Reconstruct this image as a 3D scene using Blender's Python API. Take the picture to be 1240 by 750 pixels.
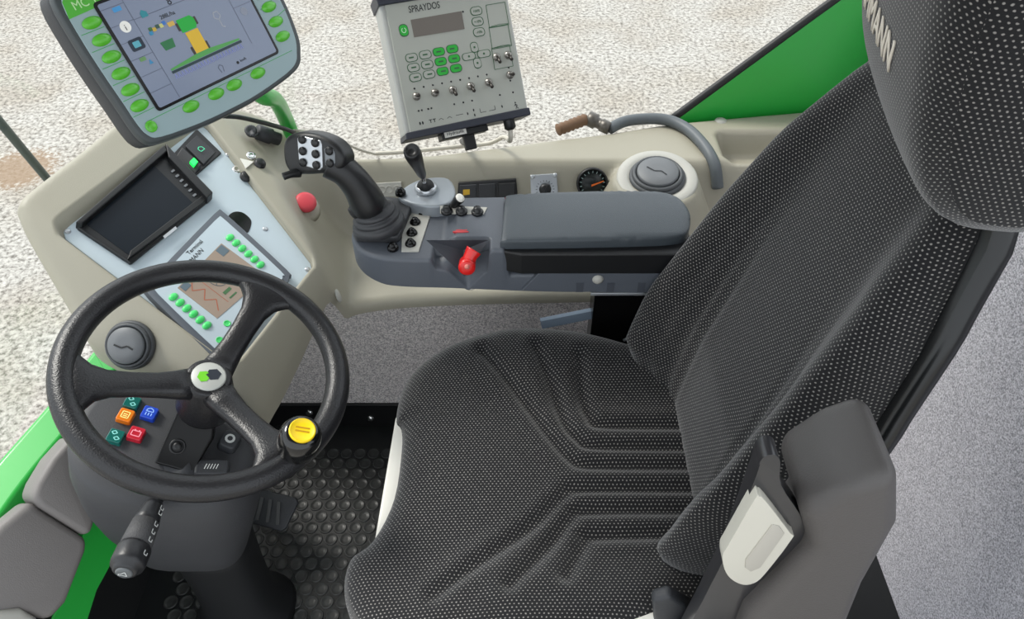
import bpy, bmesh, math, random
import numpy as np
from mathutils import Vector, Matrix
from mathutils.geometry import delaunay_2d_cdt
random.seed(7)
for o in list(bpy.data.objects): bpy.data.objects.remove(o)
scene = bpy.context.scene
COL = scene.collection

# ------------------------------------------------------------------ camera, sky, light, exposure
FPX = 900.0
CAM = Vector((0, 0, 1.545)); SQ = math.sqrt(.5)
cd = bpy.data.cameras.new('camera'); cd.sensor_width = 36; cd.lens = FPX / 1240 * 36; cd.clip_start = .02
co = bpy.data.objects.new('camera', cd); COL.objects.link(co)
co.location = CAM; co.rotation_euler = (math.radians(45), 0, 0)
scene.camera = co
w = bpy.data.worlds.new('sky'); scene.world = w; w.use_nodes = True
w.node_tree.nodes['Background'].inputs[0].default_value = (.90, .95, 1, 1)
w.node_tree.nodes['Background'].inputs[1].default_value = 1.0
sd = bpy.data.lights.new('sun', 'SUN'); sd.energy = 2.0; sd.angle = math.radians(18); sd.color = (1, .96, .9)
so = bpy.data.objects.new('sun', sd); COL.objects.link(so)
so.rotation_euler = Vector((.55, -.35, -.76)).to_track_quat('-Z', 'Y').to_euler()
vs = scene.view_settings
vs.view_transform = 'Standard'; vs.look = 'None'; vs.gamma = 1; vs.use_curve_mapping = False; vs.exposure = 0.75

# ------------------------------------------------------------------ helpers: pixels to directions, frames
DV = Vector((0, SQ, -SQ)); UV_ = Vector((0, SQ, SQ)); RV = Vector((1, 0, 0))
def ray(px, py): return DV + RV * ((px - 620) / FPX) + UV_ * ((375 - py) / FPX)
def pt(px, py, t): return CAM + ray(px, py) * t
def pz(px, py, z): r = ray(px, py); return CAM + r * ((z - CAM.z) / r.z)
def pY(px, py, y): r = ray(px, py); return CAM + r * (y / r.y)
def pX(px, py, x): r = ray(px, py); return CAM + r * (x / r.x)
class Fr:
    """a working plane: origin, two in-plane axes and the normal"""
    def __init__(s, P, u, v):
        s.P = Vector(P); s.u = Vector(u).normalized(); n = s.u.cross(Vector(v)).normalized()
        s.n = n; s.v = n.cross(s.u)
    def w(s, a, b, c=0): return s.P + s.u * a + s.v * b + s.n * c
    def l(s, px, py, c=0):
        r = ray(px, py); o = s.P + s.n * c
        q = CAM + r * ((o - CAM).dot(s.n) / r.dot(s.n)) - s.P
        return (q.dot(s.u), q.dot(s.v))
    def m(s, a=0, b=0, c=0, rot=0):
        M = Matrix((s.u, s.v, s.n)).transposed().to_4x4(); M.translation = s.w(a, b, c)
        return M @ Matrix.Rotation(rot, 4, 'Z')
def zfr(p, ang=0):
    return Fr(p, (math.cos(ang), math.sin(ang), 0), (-math.sin(ang), math.cos(ang), 0))
def nfr(P, n, up=(0, 0, 1)):
    n = Vector(n).normalized(); u = Vector(up).cross(n)
    if u.length < 1e-4: u = Vector((1, 0, 0))
    u.normalize(); return Fr(P, u, n.cross(u))

# ------------------------------------------------------------------ helpers: materials
def lin(c):
    def f(x):
        x /= 255; return x / 12.92 if x <= .04045 else ((x + .055) / 1.055) ** 2.4
    return (f(c[0]), f(c[1]), f(c[2]), 1)
MATS = {}
def mat(name, col, rough=.5, bump=0, bscale=300, metal=0, coat=0, var=0, emit=0, spec=.5, trans=0):
    if name in MATS: return MATS[name]
    m = bpy.data.materials.new(name); m.use_nodes = True; nt = m.node_tree; b = nt.nodes['Principled BSDF']
    c = lin(col); b.inputs['Base Color'].default_value = c; b.inputs['Roughness'].default_value = rough
    b.inputs['Metallic'].default_value = metal; b.inputs['Coat Weight'].default_value = coat; b.inputs['Coat Roughness'].default_value = .1
    b.inputs['Specular IOR Level'].default_value = spec
    if trans: b.inputs['Transmission Weight'].default_value = trans
    if emit: b.inputs['Emission Color'].default_value = c; b.inputs['Emission Strength'].default_value = emit
    tc = nt.nodes.new('ShaderNodeTexCoord')
    if bump:
        n = nt.nodes.new('ShaderNodeTexNoise'); n.inputs['Scale'].default_value = bscale; n.inputs['Detail'].default_value = 2
        nt.links.new(tc.outputs['Object'], n.inputs['Vector'])
        bp = nt.nodes.new('ShaderNodeBump'); bp.inputs['Strength'].default_value = bump; bp.inputs['Distance'].default_value = .001
        nt.links.new(n.outputs[0], bp.inputs['Height']); nt.links.new(bp.outputs[0], b.inputs['Normal'])
    if var:
        n = nt.nodes.new('ShaderNodeTexNoise'); n.inputs['Scale'].default_value = 14; n.inputs['Detail'].default_value = 5
        nt.links.new(tc.outputs['Object'], n.inputs['Vector'])
        mx = nt.nodes.new('ShaderNodeMix'); mx.data_type = 'RGBA'
        mx.inputs[6].default_value = tuple(x * (1 - var) for x in c[:3]) + (1,); mx.inputs[7].default_value = tuple(min(1, x * (1 + var)) for x in c[:3]) + (1,)
        nt.links.new(n.outputs[0], mx.inputs[0]); nt.links.new(mx.outputs[2], b.inputs['Base Color'])
    MATS[name] = m; return m
def nmath(nt, op, a, b=None, c=None):
    n = nt.nodes.new('ShaderNodeMath'); n.operation = op
    for i, x in enumerate((a, b, c)):
        if x is None: continue
        if isinstance(x, (int, float)): n.inputs[i].default_value = x
        else: nt.links.new(x, n.inputs[i])
    return n.outputs[0]
def fabric():
    m = bpy.data.materials.new('dotted fabric'); m.use_nodes = True; nt = m.node_tree; b = nt.nodes['Principled BSDF']
    uv = nt.nodes.new('ShaderNodeUVMap'); uv.uv_map = 'UVMap'
    no = nt.nodes.new('ShaderNodeTexNoise'); no.inputs['Scale'].default_value = 260; no.inputs['Detail'].default_value = 1
    nt.links.new(uv.outputs[0], no.inputs['Vector'])
    sp = nt.nodes.new('ShaderNodeSeparateXYZ'); nt.links.new(uv.outputs[0], sp.inputs[0])
    sn = nt.nodes.new('ShaderNodeSeparateColor'); nt.links.new(no.outputs['Color'], sn.inputs[0])
    P, Q = .0058, .0043
    u = nmath(nt, 'DIVIDE', nmath(nt, 'ADD', sp.outputs[0], nmath(nt, 'MULTIPLY', nmath(nt, 'SUBTRACT', sn.outputs[0], .5), .0016)), P)
    v = nmath(nt, 'DIVIDE', nmath(nt, 'ADD', sp.outputs[1], nmath(nt, 'MULTIPLY', nmath(nt, 'SUBTRACT', sn.outputs[1], .5), .0016)), Q)
    row = nmath(nt, 'FLOOR', v)
    uo = nmath(nt, 'ADD', u, nmath(nt, 'MULTIPLY', nmath(nt, 'FLOORED_MODULO', row, 2), .5))
    fu = nmath(nt, 'MULTIPLY', nmath(nt, 'SUBTRACT', nmath(nt, 'FRACT', uo), .5), P / .00105)
    fv = nmath(nt, 'MULTIPLY', nmath(nt, 'SUBTRACT', nmath(nt, 'FRACT', v), .5), Q / .00085)
    d = nmath(nt, 'SQRT', nmath(nt, 'ADD', nmath(nt, 'MULTIPLY', fu, fu), nmath(nt, 'MULTIPLY', fv, fv)))
    k = nt.nodes.new('ShaderNodeMapRange'); k.interpolation_type = 'SMOOTHSTEP'
    nt.links.new(d, k.inputs[0]); k.inputs[1].default_value = 1.35; k.inputs[2].default_value = .55; k.inputs[3].default_value = 0; k.inputs[4].default_value = 1
    mx = nt.nodes.new('ShaderNodeMix'); mx.data_type = 'RGBA'
    mx.inputs[6].default_value = lin((26, 26, 28)); mx.inputs[7].default_value = lin((140, 137, 133))
    nt.links.new(k.outputs[0], mx.inputs[0]); nt.links.new(mx.outputs[2], b.inputs['Base Color'])
    b.inputs['Roughness'].default_value = .9; b.inputs['Specular IOR Level'].default_value = .15
    b.inputs['Sheen Weight'].default_value = .35; b.inputs['Sheen Roughness'].default_value = .5
    n2 = nt.nodes.new('ShaderNodeTexNoise'); n2.inputs['Scale'].default_value = 900
    nt.links.new(uv.outputs[0], n2.inputs['Vector'])
    hh = nmath(nt, 'ADD', n2.outputs[0], k.outputs[0])
    bp = nt.nodes.new('ShaderNodeBump'); bp.inputs['Strength'].default_value = .4; bp.inputs['Distance'].default_value = .0006
    nt.links.new(hh, bp.inputs['Height']); nt.links.new(bp.outputs[0], b.inputs['Normal'])
    return m
def carpet(name, c1, c2, scale):
    m = bpy.data.materials.new(name); m.use_nodes = True; nt = m.node_tree; b = nt.nodes['Principled BSDF']
    tc = nt.nodes.new('ShaderNodeTexCoord')
    n = nt.nodes.new('ShaderNodeTexNoise'); n.inputs['Scale'].default_value = scale; n.inputs['Detail'].default_value = 3; n.inputs['Roughness'].default_value = .7
    nt.links.new(tc.outputs['Object'], n.inputs['Vector'])
    r = nt.nodes.new('ShaderNodeValToRGB'); r.color_ramp.elements[0].position = .36; r.color_ramp.elements[1].position = .62
    r.color_ramp.elements[0].color = lin(c1); r.color_ramp.elements[1].color = lin(c2)
    nt.links.new(n.outputs[0], r.inputs[0]); nt.links.new(r.outputs[0], b.inputs['Base Color'])
    b.inputs['Roughness'].default_value = .95; b.inputs['Specular IOR Level'].default_value = .1
    bp = nt.nodes.new('ShaderNodeBump'); bp.inputs['Strength'].default_value = .8; bp.inputs['Distance'].default_value = .002
    nt.links.new(n.outputs[0], bp.inputs['Height']); nt.links.new(bp.outputs[0], b.inputs['Normal'])
    return m
def gravel(spot):
    m = bpy.data.materials.new('pale gravel'); m.use_nodes = True; nt = m.node_tree; b = nt.nodes['Principled BSDF']
    tc = nt.nodes.new('ShaderNodeTexCoord')
    a = nt.nodes.new('ShaderNodeTexNoise'); a.inputs['Scale'].default_value = 34; a.inputs['Detail'].default_value = 4; a.inputs['Roughness'].default_value = .7
    c = nt.nodes.new('ShaderNodeTexNoise'); c.inputs['Scale'].default_value = 1.6; c.inputs['Detail'].default_value = 3
    vo = nt.nodes.new('ShaderNodeTexVoronoi'); vo.inputs['Scale'].default_value = 26
    for x in (a, c, vo): nt.links.new(tc.outputs['Object'], x.inputs['Vector'])
    r = nt.nodes.new('ShaderNodeValToRGB'); e = r.color_ramp.elements
    e[0].position = .36; e[0].color = lin((104, 100, 94)); e[1].position = .52; e[1].color = lin((168, 165, 159))
    x = e.new(.68); x.color = lin((194, 191, 184))
    nt.links.new(a.outputs[0], r.inputs[0])
    mx = nt.nodes.new('ShaderNodeMix'); mx.data_type = 'RGBA'; mx.blend_type = 'MULTIPLY'
    r2 = nt.nodes.new('ShaderNodeValToRGB'); r2.color_ramp.elements[0].position = .35; r2.color_ramp.elements[1].position = .6
    r2.color_ramp.elements[0].color = (.84, .80, .75, 1); r2.color_ramp.elements[1].color = (1, 1, 1, 1)
    nt.links.new(c.outputs[0], r2.inputs[0]); mx.inputs[0].default_value = 1
    nt.links.new(r.outputs[0], mx.inputs[6]); nt.links.new(r2.outputs[0], mx.inputs[7])
    # damp brown patch with an irregular outline
    vm = nt.nodes.new('ShaderNodeVectorMath'); vm.operation = 'DISTANCE'; vm.inputs[1].default_value = spot
    nt.links.new(tc.outputs['Object'], vm.inputs[0])
    dd = nmath(nt, 'ADD', vm.outputs['Value'], nmath(nt, 'MULTIPLY', nmath(nt, 'SUBTRACT', a.outputs[0], .5), .5))
    k = nt.nodes.new('ShaderNodeMapRange'); nt.links.new(dd, k.inputs[0])
    k.inputs[1].default_value = .27; k.inputs[2].default_value = .18; k.inputs[3].default_value = 0; k.inputs[4].default_value = .8
    m2 = nt.nodes.new('ShaderNodeMix'); m2.data_type = 'RGBA'; nt.links.new(k.outputs[0], m2.inputs[0])
    nt.links.new(mx.outputs[2], m2.inputs[6]); m2.inputs[7].default_value = lin((135, 112, 88))
    nt.links.new(m2.outputs[2], b.inputs['Base Color']); b.inputs['Roughness'].default_value = .95
    bp = nt.nodes.new('ShaderNodeBump'); bp.inputs['Strength'].default_value = .5; bp.inputs['Distance'].default_value = .015
    nt.links.new(a.outputs[0], bp.inputs['Height']); nt.links.new(bp.outputs[0], b.inputs['Normal'])
    return m
def glassmat():
    m = bpy.data.materials.new('clear window glass'); m.use_nodes = True; nt = m.node_tree
    nt.nodes.remove(nt.nodes['Principled BSDF'])
    t = nt.nodes.new('ShaderNodeBsdfTransparent'); t.inputs[0].default_value = (.985, .99, .985, 1)
    g = nt.nodes.new('ShaderNodeBsdfGlossy'); g.inputs['Roughness'].default_value = .02
    f = nt.nodes.new('ShaderNodeLayerWeight'); f.inputs[0].default_value = .5
    k = nmath(nt, 'ADD', nmath(nt, 'MULTIPLY', nmath(nt, 'POWER', f.outputs['Facing'], 5.0), .45), .015)
    mx = nt.nodes.new('ShaderNodeMixShader'); nt.links.new(k, mx.inputs[0])
    nt.links.new(t.outputs[0], mx.inputs[1]); nt.links.new(g.outputs[0], mx.inputs[2])
    nt.links.new(mx.outputs[0], nt.nodes['Material Output'].inputs[0]); return m
FAB = fabric(); GLASS = glassmat()
BEIGE = mat('warm grey moulded plastic', (158, 154, 139), .5, .25, 700)
PLATE = mat('painted silver grey plate', (184, 198, 206), .45, .05, 500)
BLACK = mat('black plastic', (22, 23, 25), .4, .1, 600)
GLOSSB = mat('gloss black', (10, 10, 11), .2, spec=.35)
RUBBER = mat('black rubber', (24, 25, 27), .55, .3, 500)
DGREY = mat('slate grey plastic', (84, 89, 97), .45, .35, 650)
DGREY2 = mat('dark grey pad vinyl', (64, 71, 77), .42, .5, 900)
CHAR = mat('charcoal plastic', (48, 50, 54), .55, .35, 500)
GREEN = mat('bright green paint', (42, 172, 66), .35, coat=.3)
BTNG = mat('green key', (92, 190, 50), .35, coat=.3)
BTNG2 = mat('mint green key', (70, 215, 110), .35, coat=.3)
WHITE = mat('white plastic', (225, 223, 215), .5)
LGREY = mat('light grey plastic', (176, 175, 168), .5, .15, 600)
SILVER = mat('brushed silver', (190, 194, 198), .32, metal=.7)
CHROME = mat('chrome', (215, 215, 215), .12, metal=1)
RED = mat('red plastic', (214, 24, 22), .35, coat=.3)
PINKRED = mat('faded red cap', (208, 66, 78), .5)
YELLOW = mat('yellow cap', (245, 208, 10), .4)
TAUPE = mat('taupe grey moulding', (118, 114, 112), .55, .3, 600)
PRINTB = mat('black print', (30, 32, 36), .6)
PRINTG = mat('green print', (60, 165, 75), .6)

# ------------------------------------------------------------------ helpers: objects
WM = {}
def link(o, parent=None, M=None):
    COL.objects.link(o); M = M or Matrix.Identity(4)
    WM[o.name] = M
    if parent is not None:
        o.parent = parent; o.matrix_parent_inverse = WM[parent.name].inverted()
    o.matrix_basis = M; return o
def tag(o, label=None, cat=None, group=None, kind=None):
    if label: o['label'] = label
    if cat: o['category'] = cat
    if group: o['group'] = group
    if kind: o['kind'] = kind
    return o
def thing(name, loc, label, cat, group=None):
    o = bpy.data.objects.new(name, None); o.empty_display_size = .05
    link(o, None, Matrix.Translation(Vector(loc))); return tag(o, label, cat, group)
def mk(name, verts, faces, m, parent=None, smooth=True, bevel=0, bseg=3, sub=0, uv=None, solid=0, angle=35):
    vv = [Vector(v) for v in verts]
    mn = Vector((min(v.x for v in vv), min(v.y for v in vv), min(v.z for v in vv))); mx = Vector((max(v.x for v in vv), max(v.y for v in vv), max(v.z for v in vv)))
    c = Vector(((mn.x + mx.x) / 2, (mn.y + mx.y) / 2, mn.z))
    me = bpy.data.meshes.new(name); me.from_pydata([v - c for v in vv], [], [tuple(f) for f in faces]); me.update()
    bm = bmesh.new(); bm.from_mesh(me); bmesh.ops.recalc_face_normals(bm, faces=bm.faces); bm.to_mesh(me); bm.free()
    if uv is not None:
        ul = me.uv_layers.new(name='UVMap')
        for lp in me.loops: ul.data[lp.index].uv = uv[lp.vertex_index]
    me.materials.append(m)
    for p in me.polygons: p.use_smooth = smooth
    o = bpy.data.objects.new(name, me); link(o, parent, Matrix.Translation(c))
    if solid: s = o.modifiers.new('solid', 'SOLIDIFY'); s.thickness = solid; s.offset = 0
    if bevel:
        b = o.modifiers.new('bevel', 'BEVEL'); b.width = bevel; b.segments = bseg; b.limit_method = 'ANGLE'; b.angle_limit = math.radians(angle)
    if sub: s = o.modifiers.new('sub', 'SUBSURF'); s.levels = sub; s.render_levels = sub
    return o
def inst(name, me, M, parent=None):
    o = bpy.data.objects.new(name, me); return link(o, parent, M)
def box(fr, sx, sy, sz, a=0, b=0, c=0):
    """box centred in plane at a,b, standing from c to c+sz"""
    vs = [fr.w(a + i * sx / 2, b + j * sy / 2, c + k * sz) for k in (0, 1) for i, j in ((-1, -1), (1, -1), (1, 1), (-1, 1))]
    return vs, [(3, 2, 1, 0), (4, 5, 6, 7), (0, 1, 5, 4), (1, 2, 6, 5), (2, 3, 7, 6), (3, 0, 4, 7)]
def prism(fr, poly, c0, c1, taper=0):
    n = len(poly); cx = sum(p[0] for p in poly) / n; cy = sum(p[1] for p in poly) / n
    vs = [fr.w(p[0], p[1], c0) for p in poly] + [fr.w(p[0] + (cx - p[0]) * taper, p[1] + (cy - p[1]) * taper, c1) for p in poly]
    return vs, [tuple(range(n - 1, -1, -1)), tuple(range(n, 2 * n))] + [(i, (i + 1) % n, n + (i + 1) % n, n + i) for i in range(n)]
def rrect(w_, h, r, a=0, b=0, seg=4):
    out = []
    for cx, cy, s in ((w_ / 2 - r, h / 2 - r, 0), (-w_ / 2 + r, h / 2 - r, 90), (-w_ / 2 + r, -h / 2 + r, 180), (w_ / 2 - r, -h / 2 + r, 270)):
        for k in range(seg + 1):
            t = math.radians(s + 90 * k / seg); out.append((a + cx + r * math.cos(t), b + cy + r * math.sin(t)))
    return out
def ell(rx, ry, a=0, b=0, seg=20): return [(a + rx * math.cos(2 * math.pi * k / seg), b + ry * math.sin(2 * math.pi * k / seg)) for k in range(seg)]
def lathe(fr, prof, seg=24, sx=1, sy=1, a=0, b=0):
    vs, fs = [], []
    for r, z in prof:
        for k in range(seg):
            t = 2 * math.pi * k / seg; vs.append(fr.w(a + r * sx * math.cos(t), b + r * sy * math.sin(t), z))
    for i in range(len(prof) - 1):
        for k in range(seg): fs.append((i * seg + k, i * seg + (k + 1) % seg, (i + 1) * seg + (k + 1) % seg, (i + 1) * seg + k))
    fs.append(tuple(range(seg - 1, -1, -1))); fs.append(tuple((len(prof) - 1) * seg + k for k in range(seg)))
    return vs, fs
def lathe_mesh(name, prof, m, seg=16, sx=1, sy=1, smooth=True):
    vs, fs = lathe(Fr((0, 0, 0), (1, 0, 0), (0, 1, 0)), prof, seg, sx, sy)
    me = bpy.data.meshes.new(name); me.from_pydata(vs, [], fs); me.materials.append(m)
    bm = bmesh.new(); bm.from_mesh(me); bmesh.ops.recalc_face_normals(bm, faces=bm.faces); bm.to_mesh(me); bm.free()
    for p in me.polygons: p.use_smooth = smooth and len(p.vertices) == 4
    return me
def prism_mesh(name, poly, c0, c1, m, taper=0):
    vs, fs = prism(Fr((0, 0, 0), (1, 0, 0), (0, 1, 0)), poly, c0, c1, taper)
    me = bpy.data.meshes.new(name); me.from_pydata(vs, [], fs); me.materials.append(m); return me
def catmull(P, n=8, closed=False):
    P = [Vector(p) for p in P]; out = []; N = len(P)
    for i in range(N if closed else N - 1):
        if closed: a, b, c, d = P[i - 1], P[i], P[(i + 1) % N], P[(i + 2) % N]
        else: a, b, c, d = P[max(0, i - 1)], P[i], P[i + 1], P[min(N - 1, i + 2)]
        for k in range(n):
            t = k / n; out.append(.5 * ((2 * b) + (c - a) * t + (2 * a - 5 * b + 4 * c - d) * t * t + (3 * b - a - 3 * c + d) * t ** 3))
    if not closed: out.append(P[-1])
    return out
def loft(loops, cap=True, closed=True):
    n = len(loops[0]); vs = [v for l in loops for v in l]; fs = []
    for i in range(len(loops) - 1):
        for k in range(n if closed else n - 1): fs.append((i * n + k, i * n + (k + 1) % n, (i + 1) * n + (k + 1) % n, (i + 1) * n + k))
    if cap: fs.append(tuple(range(n - 1, -1, -1))); fs.append(tuple((len(loops) - 1) * n + k for k in range(n)))
    return vs, fs
def tube(P, r, seg=12, sm=6, flat=1.0, up=(0, 0, 1)):
    m = len(P); rs = r if isinstance(r, (list, tuple)) else [r] * m
    Q = catmull([tuple(p) for p in P], sm) if sm > 1 else [Vector(p) for p in P]
    rr = [v.x for v in catmull([(x, 0, 0) for x in rs], sm)] if sm > 1 else rs
    loops = []; prev = None
    for i, q in enumerate(Q):
        d = (Q[min(i + 1, len(Q) - 1)] - Q[max(i - 1, 0)]).normalized()
        if prev is None: u = Vector(up).cross(d); u = u.normalized() if u.length > 1e-3 else d.orthogonal().normalized()
        else: u = (prev - d * prev.dot(d)).normalized()
        prev = u; v = d.cross(u)
        loops.append([q + u * (rr[i] * math.cos(2 * math.pi * k / seg)) + v * (rr[i] * flat * math.sin(2 * math.pi * k / seg)) for k in range(seg)])
    return loft(loops)
def text_obj(name, s, fr, a, b, size, m, parent=None, c=.0004, rot=0, shear=0, depth=.0002, align='LEFT', sx=1):
    cu = bpy.data.curves.new(name, 'FONT'); cu.body = s; cu.size = size; cu.extrude = depth; cu.shear = shear; cu.align_x = align
    t = bpy.data.objects.new('tmp', cu); COL.objects.link(t)
    me = bpy.data.meshes.new_from_object(t.evaluated_get(bpy.context.evaluated_depsgraph_get())); bpy.data.objects.remove(t)
    me.transform(Matrix.Scale(sx, 4, (1, 0, 0)))
    me.materials.clear(); me.materials.append(m)
    return inst(name, me, fr.m(a, b, c, rot), parent)
def strip(fr, pts, wd, c=.0004, th=.0004):
    """flat printed line through points (local coordinates), one mesh"""
    vs, fs = [], []
    for (x0, y0), (x1, y1) in zip(pts[:-1], pts[1:]):
        d = Vector((x1 - x0, y1 - y0)); L = d.length
        if L < 1e-6: continue
        d /= L; nx, ny = -d.y * wd / 2, d.x * wd / 2; i = len(vs)
        vs += [fr.w(x0 + nx, y0 + ny, c), fr.w(x0 - nx, y0 - ny, c), fr.w(x1 - nx, y1 - ny, c), fr.w(x1 + nx, y1 + ny, c)]
        fs.append((i, i + 1, i + 2, i + 3))
    return vs, fs
def join(*parts):
    vs, fs = [], []
    for v, f in parts:
        k = len(vs); vs += list(v); fs += [tuple(i + k for i in q) for q in f]
    return vs, fs
def segdist(x, y, poly, closed=True):
    d = np.full(x.shape, 1e9); n = len(poly)
    for i in range(n if closed else n - 1):
        ax, ay = poly[i]; bx, by = poly[(i + 1) % n]; dx, dy = bx - ax, by - ay; L = dx * dx + dy * dy + 1e-12
        t = np.clip(((x - ax) * dx + (y - ay) * dy) / L, 0, 1); d = np.minimum(d, np.hypot(x - ax - t * dx, y - ay - t * dy))
    return d
def inside(x, y, poly):
    r = np.zeros(x.shape, bool); n = len(poly)
    for i in range(n):
        ax, ay = poly[i]; bx, by = poly[(i + 1) % n]
        if ay == by: continue
        r ^= ((ay > y) != (by > y)) & (x < (bx - ax) * (y - ay) / (by - ay) + ax)
    return r
def sst(a, b, x): t = np.clip((x - a) / (b - a), 0, 1); return t * t * (3 - 2 * t)
def smax(a, b, k): h = np.clip(.5 + .5 * (a - b) / k, 0, 1); return b + (a - b) * h + k * h * (1 - h)
def smin(a, b, k): return -smax(-a, -b, k)
def hfield(outline, H, res, er, skirt, rings=5, crease=None, offs=()):
    """mould surface: z = H(x,y) inside an outline, edge rounded by er, skirt down to skirt(x,y,z)"""
    ol = [(p[0], p[1]) for p in outline]; pl = []
    for i in range(len(ol)):
        a, b = Vector(ol[i]), Vector(ol[(i + 1) % len(ol)]); n = max(1, int((b - a).length / res))
        pl += [tuple(a + (b - a) * (k / n)) for k in range(n)]
    xs = np.arange(min(p[0] for p in pl), max(p[0] for p in pl), res); ys = np.arange(min(p[1] for p in pl), max(p[1] for p in pl), res)
    gx, gy = np.meshgrid(xs, ys); gx = gx.ravel() + .0001; gy = gy.ravel() + .00013
    gd = segdist(gx, gy, pl); ok = inside(gx, gy, pl) & (gd > max(res * .45, er * .8 if er > res else 0))
    pts = list(pl); nb = len(pl)
    if er > 0:
        area = sum(pl[i][0] * pl[(i + 1) % nb][1] - pl[(i + 1) % nb][0] * pl[i][1] for i in range(nb)); sg = 1 if area > 0 else -1
        for q in range(1, rings):
            off = er * (1 - math.cos(math.pi / 2 * q / rings))
            ring = []
            for i in range(nb):
                t = Vector(pl[(i + 1) % nb]) - Vector(pl[i - 1]); t.normalize(); ring.append((pl[i][0] - t.y * off * sg, pl[i][1] + t.x * off * sg))
            rx = np.array([p[0] for p in ring]); ry = np.array([p[1] for p in ring])
            k = inside(rx, ry, pl) & (segdist(rx, ry, pl) > off * .9); pts += [ring[i] for i in range(nb) if k[i]]
    if crease:
        ok &= segdist(gx, gy, crease) > max(abs(o_) for o_ in offs) + res * .45
        cr = []
        for i in range(len(crease)):
            a, b = Vector(crease[i]), Vector(crease[(i + 1) % len(crease)]); n = max(1, int((b - a).length / (res * .7)))
            cr += [tuple(a + (b - a) * (k / n)) for k in range(n)]
        nc = len(cr); ar_ = sum(cr[i][0] * cr[(i + 1) % nc][1] - cr[(i + 1) % nc][0] * cr[i][1] for i in range(nc)); sg = 1 if ar_ > 0 else -1
        for off in offs:
            rg_ = []
            for i in range(nc):
                t = Vector(cr[(i + 1) % nc]) - Vector(cr[i - 1]); t.normalize(); rg_.append((cr[i][0] + t.y * off * sg, cr[i][1] - t.x * off * sg))
            qx, qy = np.array([q[0] for q in rg_]), np.array([q[1] for q in rg_])
            k = inside(qx, qy, pl) & (segdist(qx, qy, pl) > res * .4) & (np.abs(segdist(qx, qy, cr) - abs(off)) < .0012); pts += [rg_[i] for i in range(nc) if k[i]]
    pts += list(zip(gx[ok], gy[ok]))
    r = delaunay_2d_cdt([Vector(p) for p in pts], [(i, (i + 1) % nb) for i in range(nb)], [], 1, 1e-7)
    V = np.array([(v.x, v.y) for v in r[0]]); d = segdist(V[:, 0], V[:, 1], pl); z = H(V[:, 0], V[:, 1])
    if er > 0: q = np.clip(er - d, 0, er); z = z - (er - np.sqrt(np.maximum(0, er * er - q * q)))
    verts = [(V[i, 0], V[i, 1], z[i]) for i in range(len(V))]; faces = [tuple(f) for f in r[2]]
    cnt = {}
    for f in faces:
        for a, b in zip(f, f[1:] + f[:1]): cnt[(min(a, b), max(a, b))] = cnt.get((min(a, b), max(a, b)), 0) + 1
    low = {}
    for (a, b), n in cnt.items():
        if n == 1:
            for i in (a, b):
                if i not in low: low[i] = len(verts); x, y, zz = verts[i]; verts.append((x, y, min(zz - .001, skirt(x, y, zz))))
            faces.append((a, b, low[b], low[a]))
    return verts, faces
def march(H, px, py, t0=.6, t1=2.4):
    f = lambda t: (lambda p: p.z - float(H(np.array([p.x]), np.array([p.y]))[0]))(pt(px, py, t))
    t = t0
    while t < t1 and f(t) > 0: t += .012
    lo, hi = t - .012, t
    for _ in range(12):
        m_ = (lo + hi) / 2
        if f(m_) > 0: lo = m_
        else: hi = m_
    return pt(px, py, hi)
def hnorm(H, p, e=.004):
    f = lambda x, y: float(H(np.array([x]), np.array([y]))[0])
    return Vector((-(f(p.x + e, p.y) - f(p.x - e, p.y)) / (2 * e), -(f(p.x, p.y + e) - f(p.x, p.y - e)) / (2 * e), 1)).normalized()

# ================================================================== the setting
GZ = -1.35
sp = pz(22, 205, GZ)
g = mk('ground', [(-30, -25, GZ), (30, -25, GZ), (30, 40, GZ), (-30, 40, GZ)], [(0, 1, 2, 3)], gravel((0, 0, 0)), smooth=False)
# move the damp patch into the ground's own coordinates
gc = WM[g.name].translation
for n in g.data.materials[0].node_tree.nodes:
    if n.type == 'VECT_MATH': n.inputs[1].default_value = sp - gc
tag(g, 'pale gravel yard outside the cab windows with a brown damp patch', 'ground', kind='structure')

CARPET = carpet('speckled grey carpet', (146, 141, 142), (244, 237, 234), 340)
CARPET2 = carpet('pale speckled carpet', (136, 136, 145), (242, 240, 247), 380)
MAT_F = mat('worn black rubber floor', (22, 24, 25), .42, .4, 60, var=.5)
floor = mk('floor', *box(zfr((-.0, .62, -.03)), 1.64, 1.03, .03), MAT_F, smooth=False)
tag(floor, 'black rubber floor mat with raised round studs', 'floor', kind='structure')
studm = lathe_mesh('stud', [(.0148, 0), (.0142, .0018), (.0125, .0023), (.0118, .0017), (.004, .0018)], mat('worn stud rubber', (52, 53, 52), .38, .5, 90, var=.8), 14)
ns = 0
for j in range(26):
    for i in range(22):
        x = -.72 + i * .033 + (j % 2) * .0165; y = .50 + j * .0286
        if x < -.19 and y < 1.10 and ns < 299 and not (x < -.45 and y < .60):
            inst('stud', studm, Matrix.Translation((x, y, 0)), floor); ns += 1
wr = mk('wall_right', *box(zfr((.02, 1.16, 0)), 1.5, .05, .474), CARPET, smooth=False)
tag(wr, 'speckled grey carpet lining the low wall below the side console', 'wall', kind='structure')
bb = mk('baseboard_right', *box(zfr((.02, 1.131, 0)), 1.5, .008, .085), mat('black kick strip', (16, 17, 18), .35), smooth=False, bevel=.002)
tag(bb, 'black metal kick strip with screws at the foot of the carpeted wall', 'baseboard', kind='structure')
scr = lathe_mesh('screw', [(.0100, 0), (.0095, .002), (.007, .0045), (.001, .005)], CHROME, 14)
for px, py in ((302, 497), (449, 507), (375, 500)):
    p = pY(px, py, 1.127); inst('screw', scr, nfr(p, (0, -1, 0)).m(), bb)
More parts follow.
